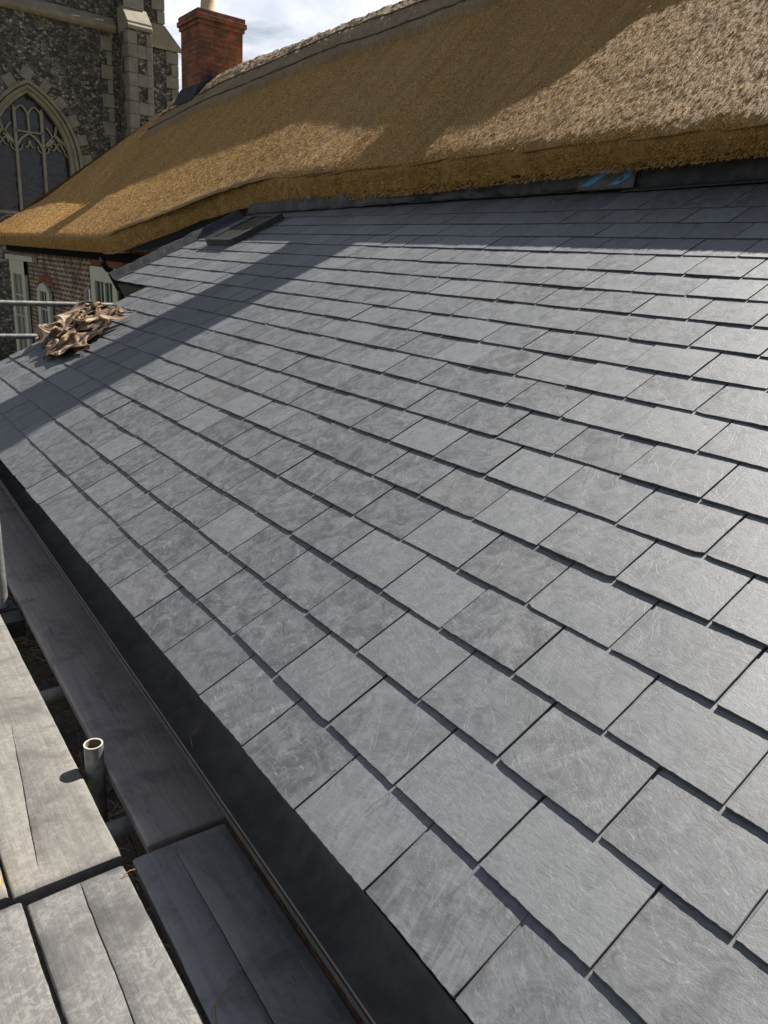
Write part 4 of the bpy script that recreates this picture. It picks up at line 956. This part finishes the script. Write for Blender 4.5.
[85,-114,26,81,-96,21,78,-84,31,80,-84,41,72,-78,41,60,-72,31,45,-73,23,32,-76,36,9,-89,32,-12,-102,24,-22,-114,34,-32,-110,31,-29,-102,42,-9,-94,53,7,-76,70,34,-63,85,67,-51,97,90,-51,113,98,-48,122,93,-37,122,72,-34,119,50,-26,102,23,-20,84,-1,-25,62,-23,-39,48,-45,-43,46,-52,-39,65,-62,-18,72,-74,15,75,-102,34,85,-135,30,97,-158,16,107,-168,22,103,-162,41,92,-139,62,75,-108,87,60,-87,105,49],
[95,-91,20,97,-74,27,96,-64,32,96,-63,40,91,-67,52,77,-64,50,65,-61,25,44,-58,24,28,-63,37,11,-67,29,2,-73,34,1,-69,42,8,-60,53,31,-55,64,57,-51,77,87,-60,90,113,-54,105,128,-50,120,121,-44,127,105,-36,134,81,-30,130,55,-23,118,32,-14,96,10,-5,76,-14,-4,65,-36,-1,63,-53,8,77,-74,25,93,-104,39,100,-134,37,113,-159,25,122,-172,25,122,-165,35,109,-145,62,92,-125,99,76,-100,129,55,-81,148,38],
[103,-71,13,114,-66,26,113,-67,39,111,-62,44,105,-62,50,93,-59,53,74,-51,36,55,-49,26,38,-47,32,30,-45,36,18,-42,36,25,-42,47,41,-36,58,66,-40,67,91,-45,78,114,-49,92,127,-42,103,132,-33,116,114,-25,124,88,-20,120,63,-8,120,39,-2,108,22,3,89,3,10,78,-16,16,70,-33,23,71,-57,32,78,-83,45,91,-113,50,109,-139,46,121,-154,38,118,-154,51,118,-137,68,102,-113,93,78,-95,135,65,-81,172,51,-71,191,33],
[115,-56,15,126,-64,29,125,-59,43,120,-56,54,107,-52,57,94,-47,49,82,-43,28,59,-37,20,40,-32,26,38,-29,38,30,-23,42,32,-22,51,53,-24,57,75,-29,65,93,-35,73,109,-34,81,106,-28,94,96,-14,103,77,4,108,50,9,93,29,24,87,8,39,85,-5,43,70,-4,47,56,-16,46,50,-30,49,57,-42,53,73,-67,58,78,-93,63,86,-109,66,101,-117,66,96,-111,82,94,-98,109,89,-82,135,67,-67,165,45,-58,199,33,-51,223,30],
[122,-40,15,125,-46,25,118,-42,33,112,-34,44,96,-30,50,83,-25,39,79,-19,23,61,-15,19,49,-14,29,43,-7,33,41,-1,42,36,3,48,43,2,58,62,-1,63,73,-4,73,79,4,78,78,12,86,59,19,84,44,39,78,27,55,72,10,75,69,0,91,63,-6,97,55,-3,102,43,-10,97,32,-28,91,31,-32,90,46,-34,89,66,-51,91,70,-66,96,72,-74,105,73,-76,117,64,-68,138,62,-57,166,56,-49,194,41,-40,219,23,-33,240,16],
[115,-16,24,117,-14,32,107,-10,42,94,3,47,83,13,48,86,18,29,82,22,17,69,20,25,64,20,39,57,29,35,53,36,31,48,43,38,43,45,50,52,40,54,65,36,57,64,45,64,64,56,73,57,63,81,41,73,80,23,93,81,13,111,75,19,120,54,26,118,37,22,115,30,9,118,26,-6,123,20,-26,123,19,-26,125,36,-20,121,52,-30,121,54,-45,127,56,-49,140,54,-51,155,47,-46,176,38,-37,205,32,-31,234,27,-26,253,13],
[99,22,34,108,28,39,109,39,50,100,50,43,99,59,28,96,66,16,88,65,24,84,61,41,78,64,42,74,73,38,72,82,32,69,88,27,63,91,38,65,87,52,76,77,56,82,71,66,76,77,73,67,87,82,47,93,95,26,112,93,28,114,67,23,100,46,31,89,28,33,87,17,27,99,15,19,113,13,2,126,11,-15,144,19,-13,145,37,-13,138,47,-29,138,57,-35,148,51,-36,163,50,-34,179,40,-29,206,35,-23,237,26,-24,261,14],
[125,51,21,125,59,25,125,70,31,124,81,28,126,93,19,117,96,29,113,94,45,103,99,53,99,104,39,95,108,26,91,119,27,87,128,30,77,130,31,78,121,49,87,104,64,93,88,76,94,82,87,84,93,93,65,108,102,39,126,99,37,108,75,31,85,51,42,81,34,45,85,23,45,97,16,34,114,13,19,131,14,4,151,18,-4,157,42,-7,143,56,-25,147,68,-33,157,63,-26,168,57,-26,176,41,-22,204,35,-18,239,31,-17,263,14],
[142,60,22,136,69,26,138,82,23,142,92,24,144,101,35,134,104,42,122,115,41,119,129,47,112,137,35,111,137,20,110,145,12,101,155,21,90,155,34,93,136,54,104,111,72,110,91,85,110,95,98,104,101,109,87,119,109,59,136,99,53,107,84,45,88,60,43,92,44,43,99,36,42,104,31,46,118,22,35,136,17,17,147,29,5,147,59,-11,153,71,-28,169,75,-44,174,73,-36,179,61,-21,177,44,-19,196,28,-14,235,29,-13,265,20],
[152,69,22,154,80,23,158,88,21,159,90,17,157,100,29,147,113,40,128,122,27,132,138,31,129,151,28,120,154,23,120,165,19,112,172,19,106,162,38,112,133,65,123,104,87,126,92,108,131,106,113,130,115,117,110,126,114,84,145,97,71,119,83,52,106,66,49,101,53,46,108,45,47,120,42,49,129,33,38,142,33,23,145,49,6,155,75,-17,175,86,-34,193,85,-49,197,80,-48,193,67,-25,188,48,-12,194,27,-7,230,27,-2,260,21],
[180,92,31,190,90,39,193,81,40,186,75,35,175,84,24,164,108,31,140,119,23,141,139,24,137,151,16,133,165,15,135,176,23,123,181,30,125,156,51,132,123,78,141,95,104,143,104,129,153,119,131,154,127,124,130,138,115,103,149,87,80,133,72,56,123,71,61,116,57,58,117,48,50,129,49,55,143,38,39,158,37,16,166,53,-5,181,75,-19,204,86,-35,216,88,-52,216,83,-54,204,69,-24,196,53,-3,194,30,-2,228,21,1,254,19],
[232,75,40,242,69,36,237,61,33,221,59,39,197,64,39,185,92,25,157,116,19,151,142,20,151,159,14,149,176,12,146,187,24,140,172,40,143,143,63,150,111,89,156,99,121,161,113,144,164,130,145,165,138,132,144,147,113,113,158,83,84,148,63,62,141,75,62,136,64,58,138,58,54,147,52,62,155,35,35,174,43,6,187,55,-16,200,67,-31,218,75,-39,232,81,-51,232,81,-57,217,67,-26,207,54,4,198,33,6,226,18,6,251,11],
[267,34,35,274,36,40,273,45,31,251,47,28,222,51,45,200,69,30,174,106,17,163,139,15,168,164,12,169,179,19,160,177,31,156,158,46,161,128,71,165,103,102,170,107,129,176,122,142,175,140,145,173,145,135,157,146,105,122,161,78,91,162,59,71,159,75,65,153,70,65,154,60,61,165,50,56,173,26,29,188,40,6,203,64,-13,219,66,-31,231,68,-39,240,68,-49,244,74,-58,230,64,-28,218,52,9,208,36,16,224,18,16,240,12],
[283,21,22,284,24,32,279,35,31,262,36,24,239,40,42,207,48,33,186,85,12,179,126,12,184,154,14,179,160,23,172,159,34,173,141,56,177,112,84,180,101,117,187,118,136,184,127,150,185,140,149,176,153,138,157,154,109,128,166,79,101,170,56,81,172,70,71,170,69,75,168,54,63,178,43,48,191,24,27,205,45,8,215,75,-12,230,77,-24,243,75,-34,251,73,-47,253,68,-59,245,62,-27,232,51,11,223,41,29,230,22,24,242,16],
[275,18,22,274,25,25,265,33,30,253,29,31,239,35,37,215,45,30,201,75,12,196,114,13,195,139,16,189,142,26,184,135,46,188,126,76,192,103,106,191,98,137,195,119,150,192,133,159,191,140,153,182,150,133,163,158,107,135,171,81,109,178,56,88,181,57,75,185,61,73,184,45,67,187,26,50,198,34,28,213,59,4,230,81,-10,243,87,-16,254,78,-25,262,73,-39,266,66,-56,263,60,-28,249,51,10,241,46,35,243,26,36,249,16],
[250,4,42,252,10,37,248,19,40,235,25,40,227,33,32,219,52,27,209,78,20,207,108,17,206,130,25,202,137,41,200,129,63,204,120,92,208,105,119,203,109,147,200,120,164,200,137,165,196,146,155,187,154,134,167,164,108,147,170,80,125,179,56,101,186,49,87,192,47,80,193,34,72,201,26,53,210,44,32,218,72,9,238,89,-8,254,93,-17,261,91,-26,267,88,-32,279,75,-51,280,62,-29,266,47,7,258,44,26,259,27,32,265,15],
[246,-5,29,238,7,24,238,24,20,233,35,20,223,44,15,218,63,14,214,86,21,207,105,26,206,120,36,211,132,51,205,138,75,216,126,100,224,113,125,220,113,152,214,120,163,210,138,160,198,155,151,188,162,129,170,170,105,149,179,84,130,187,64,114,194,50,99,198,43,89,205,34,72,209,42,51,222,55,29,236,73,12,251,88,-5,260,101,-14,266,104,-17,274,99,-29,285,91,-43,294,70,-28,284,43,2,275,33,23,276,26,19,281,18],
[264,5,13,256,18,14,250,37,12,243,56,13,233,69,17,226,82,19,221,97,23,216,109,31,218,121,43,219,136,60,210,145,86,224,135,109,237,119,126,234,122,151,223,128,157,213,135,146,203,153,139,187,169,124,168,179,105,154,185,83,134,193,68,116,201,55,101,205,49,85,212,49,71,222,51,52,229,66,32,239,83,13,252,98,-2,266,109,-11,276,114,-10,283,105,-19,290,96,-27,305,76,-18,298,45,-2,291,29,22,295,21,25,297,13],
[279,18,8,269,33,11,260,58,16,247,77,16,237,90,14,230,101,18,229,110,26,225,119,32,225,126,43,219,144,59,209,153,85,233,142,106,250,128,124,244,134,144,232,141,151,220,144,140,206,161,128,189,173,111,171,184,95,154,195,83,137,204,68,118,212,59,102,216,49,85,221,56,70,226,64,52,239,73,34,243,92,15,249,109,3,264,118,-1,279,119,-3,289,108,-7,292,91,-8,308,77,-2,296,51,8,300,33,20,312,21,29,314,11],
[291,32,12,277,49,10,263,76,14,253,100,20,245,113,18,236,124,18,227,130,15,226,134,25,227,137,38,229,141,63,213,159,82,234,150,96,255,139,113,248,143,130,238,153,135,224,154,126,206,168,115,187,186,102,172,196,87,159,201,72,143,208,60,125,218,49,104,223,51,86,229,61,71,230,76,54,240,83,35,253,92,20,256,107,14,266,115,8,275,110,7,285,104,8,297,93,12,305,74,18,298,48,31,306,32,33,326,25,31,336,18],
[296,47,15,284,64,18,272,93,15,262,120,18,255,138,17,246,148,14,236,156,12,223,156,17,229,152,31,241,142,49,219,160,68,229,162,84,255,155,100,252,159,117,239,162,116,224,167,111,204,179,101,186,195,83,171,209,69,159,219,61,149,222,49,130,230,48,111,233,48,95,235,61,82,240,78,63,241,90,46,250,98,30,260,103,22,267,101,17,275,97,24,289,103,26,295,88,27,294,66,39,309,49,51,326,32,51,348,23,49,362,22],
[305,57,18,292,76,25,281,109,25,272,138,17,268,162,17,260,175,19,251,178,22,236,180,18,227,173,23,247,156,38,236,156,64,229,171,74,247,171,84,248,175,101,235,179,103,215,182,93,196,190,76,186,214,62,176,231,49,165,242,42,153,251,38,136,254,37,120,252,36,106,249,49,94,249,62,74,247,70,62,252,85,50,261,93,42,267,87,42,278,94,45,286,89,44,284,67,55,305,59,66,334,50,71,357,27,73,379,24,72,394,24],
[312,70,16,301,89,26,289,122,34,275,153,30,275,179,32,272,197,34,266,198,41,253,196,41,233,197,28,236,181,34,248,164,54,231,170,60,233,186,69,228,185,83,219,196,85,209,207,74,200,217,54,192,240,43,185,263,32,175,278,29,163,288,21,150,294,25,135,290,22,119,283,31,119,271,47,103,265,57,82,262,59,74,263,68,76,268,80,72,280,80,67,288,62,68,305,41,77,335,35,93,365,35,93,393,23,89,415,17,91,426,27],
[320,79,23,307,99,20,294,134,31,278,164,41,274,185,51,284,200,53,283,212,51,269,210,57,247,212,45,229,194,38,241,173,47,234,167,50,224,179,53,211,188,58,208,196,56,212,219,47,210,244,40,202,271,33,194,297,25,186,315,20,177,328,19,167,335,18,154,331,16,136,321,16,130,308,30,131,291,45,113,284,49,100,286,54,101,288,66,88,299,61,85,314,53,94,336,32,97,365,16,107,394,16,107,418,18,108,435,18,105,444,18]]
def heap():
    P = np.array(CLOTH, float).reshape(-1, 3)/1000.
    b = MB(); n, m = 48, 36
    F = [(i*(m+1)+j, i*(m+1)+j+1, (i+1)*(m+1)+j+1, (i+1)*(m+1)+j) for i in range(n) for j in range(m)]
    for (ya, sa, h0, ky, kx, kz, rot) in ((5.42, 1.03, .0, 1.62, 1.15, .52, .0), (5.66, 1.04, .045, 1.05, .86, .50, 2.6), (5.20, 1.12, .035, .85, .78, .50, 4.4)):
        c_, s_ = math.cos(rot), math.sin(rot); vs = []
        for x, y, z in P*np.array([1, 1, 1.15]):
            X_, Y_ = x*c_-y*s_, x*s_+y*c_
            a_ = ya+Y_*ky; s2 = sa+X_*kx+.10*Y_; h = .026+h0*max(0, 1-((Y_*ky/.50)**2+(X_*kx/.36)**2)*.8)+z*kz
            if a_ > 5.80: h -= (a_-5.80)*.6
            vs.append(on_roof(a_, s2, h))
        b.add(vs, F)
    o = b.build('sacking_heap', M['cloth'], None, smooth=True, loc=tuple(on_roof(5.5, 1.0, .02)))
    sb = o.modifiers.new('smooth', 'SUBSURF'); sb.levels = sb.render_levels = 2
    tag(o, 'crumpled heap of brown hessian sacking on the lower slate verge', 'sacking')
heap()

# ================================================================== SHRUB at the far left
sh = thing('shrub', 'small grey-green shrub at the foot of the cottage wall', 'shrub', (1.3, 13.5, GZ))
b = MB()
for k in range(9):
    a_ = k*.7; b.tube([(1.3, 13.5, GZ), (1.3+.2*math.cos(a_), 13.5+.2*math.sin(a_), GZ+.8), (1.3+.5*math.cos(a_), 13.5+.5*math.sin(a_), GZ+1.6)], [.03, .018, .006], 6)
b.build('stem', M['bark'], sh)
r = np.random.default_rng(11); n = 5000
p = r.normal(0, 1, (n, 3)); p /= np.linalg.norm(p, axis=1)[:, None]; p *= (r.random(n)**.4)[:, None]*np.array([.75, .85, .85])*(1+.25*np.sin(p[:, :1]*5))
p += np.array([1.3, 13.5, GZ+1.35]); d = r.normal(0, 1, (n, 3)); d /= np.linalg.norm(d, axis=1)[:, None]; e = np.cross(d, r.normal(0, 1, (n, 3))); e /= np.linalg.norm(e, axis=1)[:, None]
Vv = np.stack([p, p+d*.04+e*.018, p+d*.08, p+d*.04-e*.018], 1).reshape(-1, 3); rawmesh('foliage', Vv, np.arange(n*4).reshape(n, 4), M['leaf'], sh)

# ================================================================== CAMERA, LIGHT, WORLD
Mw = [[0.8033258666964009, -0.5918898744564507, 0.06583257865527892], [-0.13624945851217113, -0.2902719052110869, -0.947194967311517], [0.5797444583190222, 0.751936564851752, -0.3138276047248402]]
cam = bpy.data.cameras.new('camera'); co = bpy.data.objects.new('camera', cam); C.objects.link(co)
r0, r1, r2 = Vector(Mw[0]), Vector(Mw[1]), Vector(Mw[2])
rot = Matrix((r0, -r1, -r2)).transposed()
co.matrix_world = Matrix.Translation((-.66248, -.58172, 1.09760)) @ rot.to_4x4()
cam.sensor_width = 36; cam.lens = 734.127/1024*36; cam.clip_end = 2000; cam.clip_start = .02
S.camera = co
sl = bpy.data.lights.new('sun', 'SUN'); sl.energy = 4.6; sl.angle = R(.53); sl.color = (1, .955, .89)
so = bpy.data.objects.new('sun', sl); C.objects.link(so); so.rotation_euler = SUN.to_track_quat('Z', 'Y').to_euler()
so.location = (20, 0, 25)
w = bpy.data.worlds.new('World'); S.world = w; w.use_nodes = True; nt = w.node_tree; nt.nodes.clear(); n = N(nt)
out = n.n('ShaderNodeOutputWorld'); bg = n.n('ShaderNodeBackground'); n.lk(bg.outputs[0], out.inputs[0])
sky = n.n('ShaderNodeTexSky', sky_type='NISHITA'); sky.sun_disc = False; sky.sun_elevation = R(48); sky.sun_rotation = R(85); sky.air_density = 1; sky.dust_density = .5
tc = n.n('ShaderNodeTexCoord').outputs['Generated']
cl = n.noise(n.mapping(tc, (1, 1, 2.2), (0, 0, .6)), 4.2, 7, .58, .4)
cl2 = n.noise(n.mapping(tc, (1, 1, 1.6)), 9, 6, .6, .3)
cc = n.mix(n.ramp(cl2, [(.3, 0), (.7, 1)]), (6.4, 6.8, 7.7), (10.4, 10.6, 11.1))
sz = n.n('ShaderNodeSeparateXYZ'); n.lk(tc, sz.inputs[0])
fac = n.math('MULTIPLY', n.ramp(cl, [(.34, 0), (.50, 1)]), n.ramp(sz.outputs[2], [(.30, 1), (.62, .10)]))
dt = n.n('ShaderNodeVectorMath', operation='DOT_PRODUCT'); n.lk(tc, dt.inputs[0]); dt.inputs[1].default_value = (.45, .89, 0)
fac = n.math('MULTIPLY', fac, n.ramp(dt.outputs['Value'], [(.05, .12), (.55, 1)]))
bw = n.n('ShaderNodeRGBToBW'); n.lk(sky.outputs[0], bw.inputs[0])
n.lk(n.mix(fac, n.mix(.55, sky.outputs[0], bw.outputs[0]), cc), bg.inputs[0]); bg.inputs[1].default_value = .055
vs_ = S.view_settings; S.display_settings.display_device = 'sRGB'
vs_.view_transform = 'Standard'; vs_.look = 'None'; vs_.gamma = 1; vs_.use_curve_mapping = False; vs_.exposure = 1.14
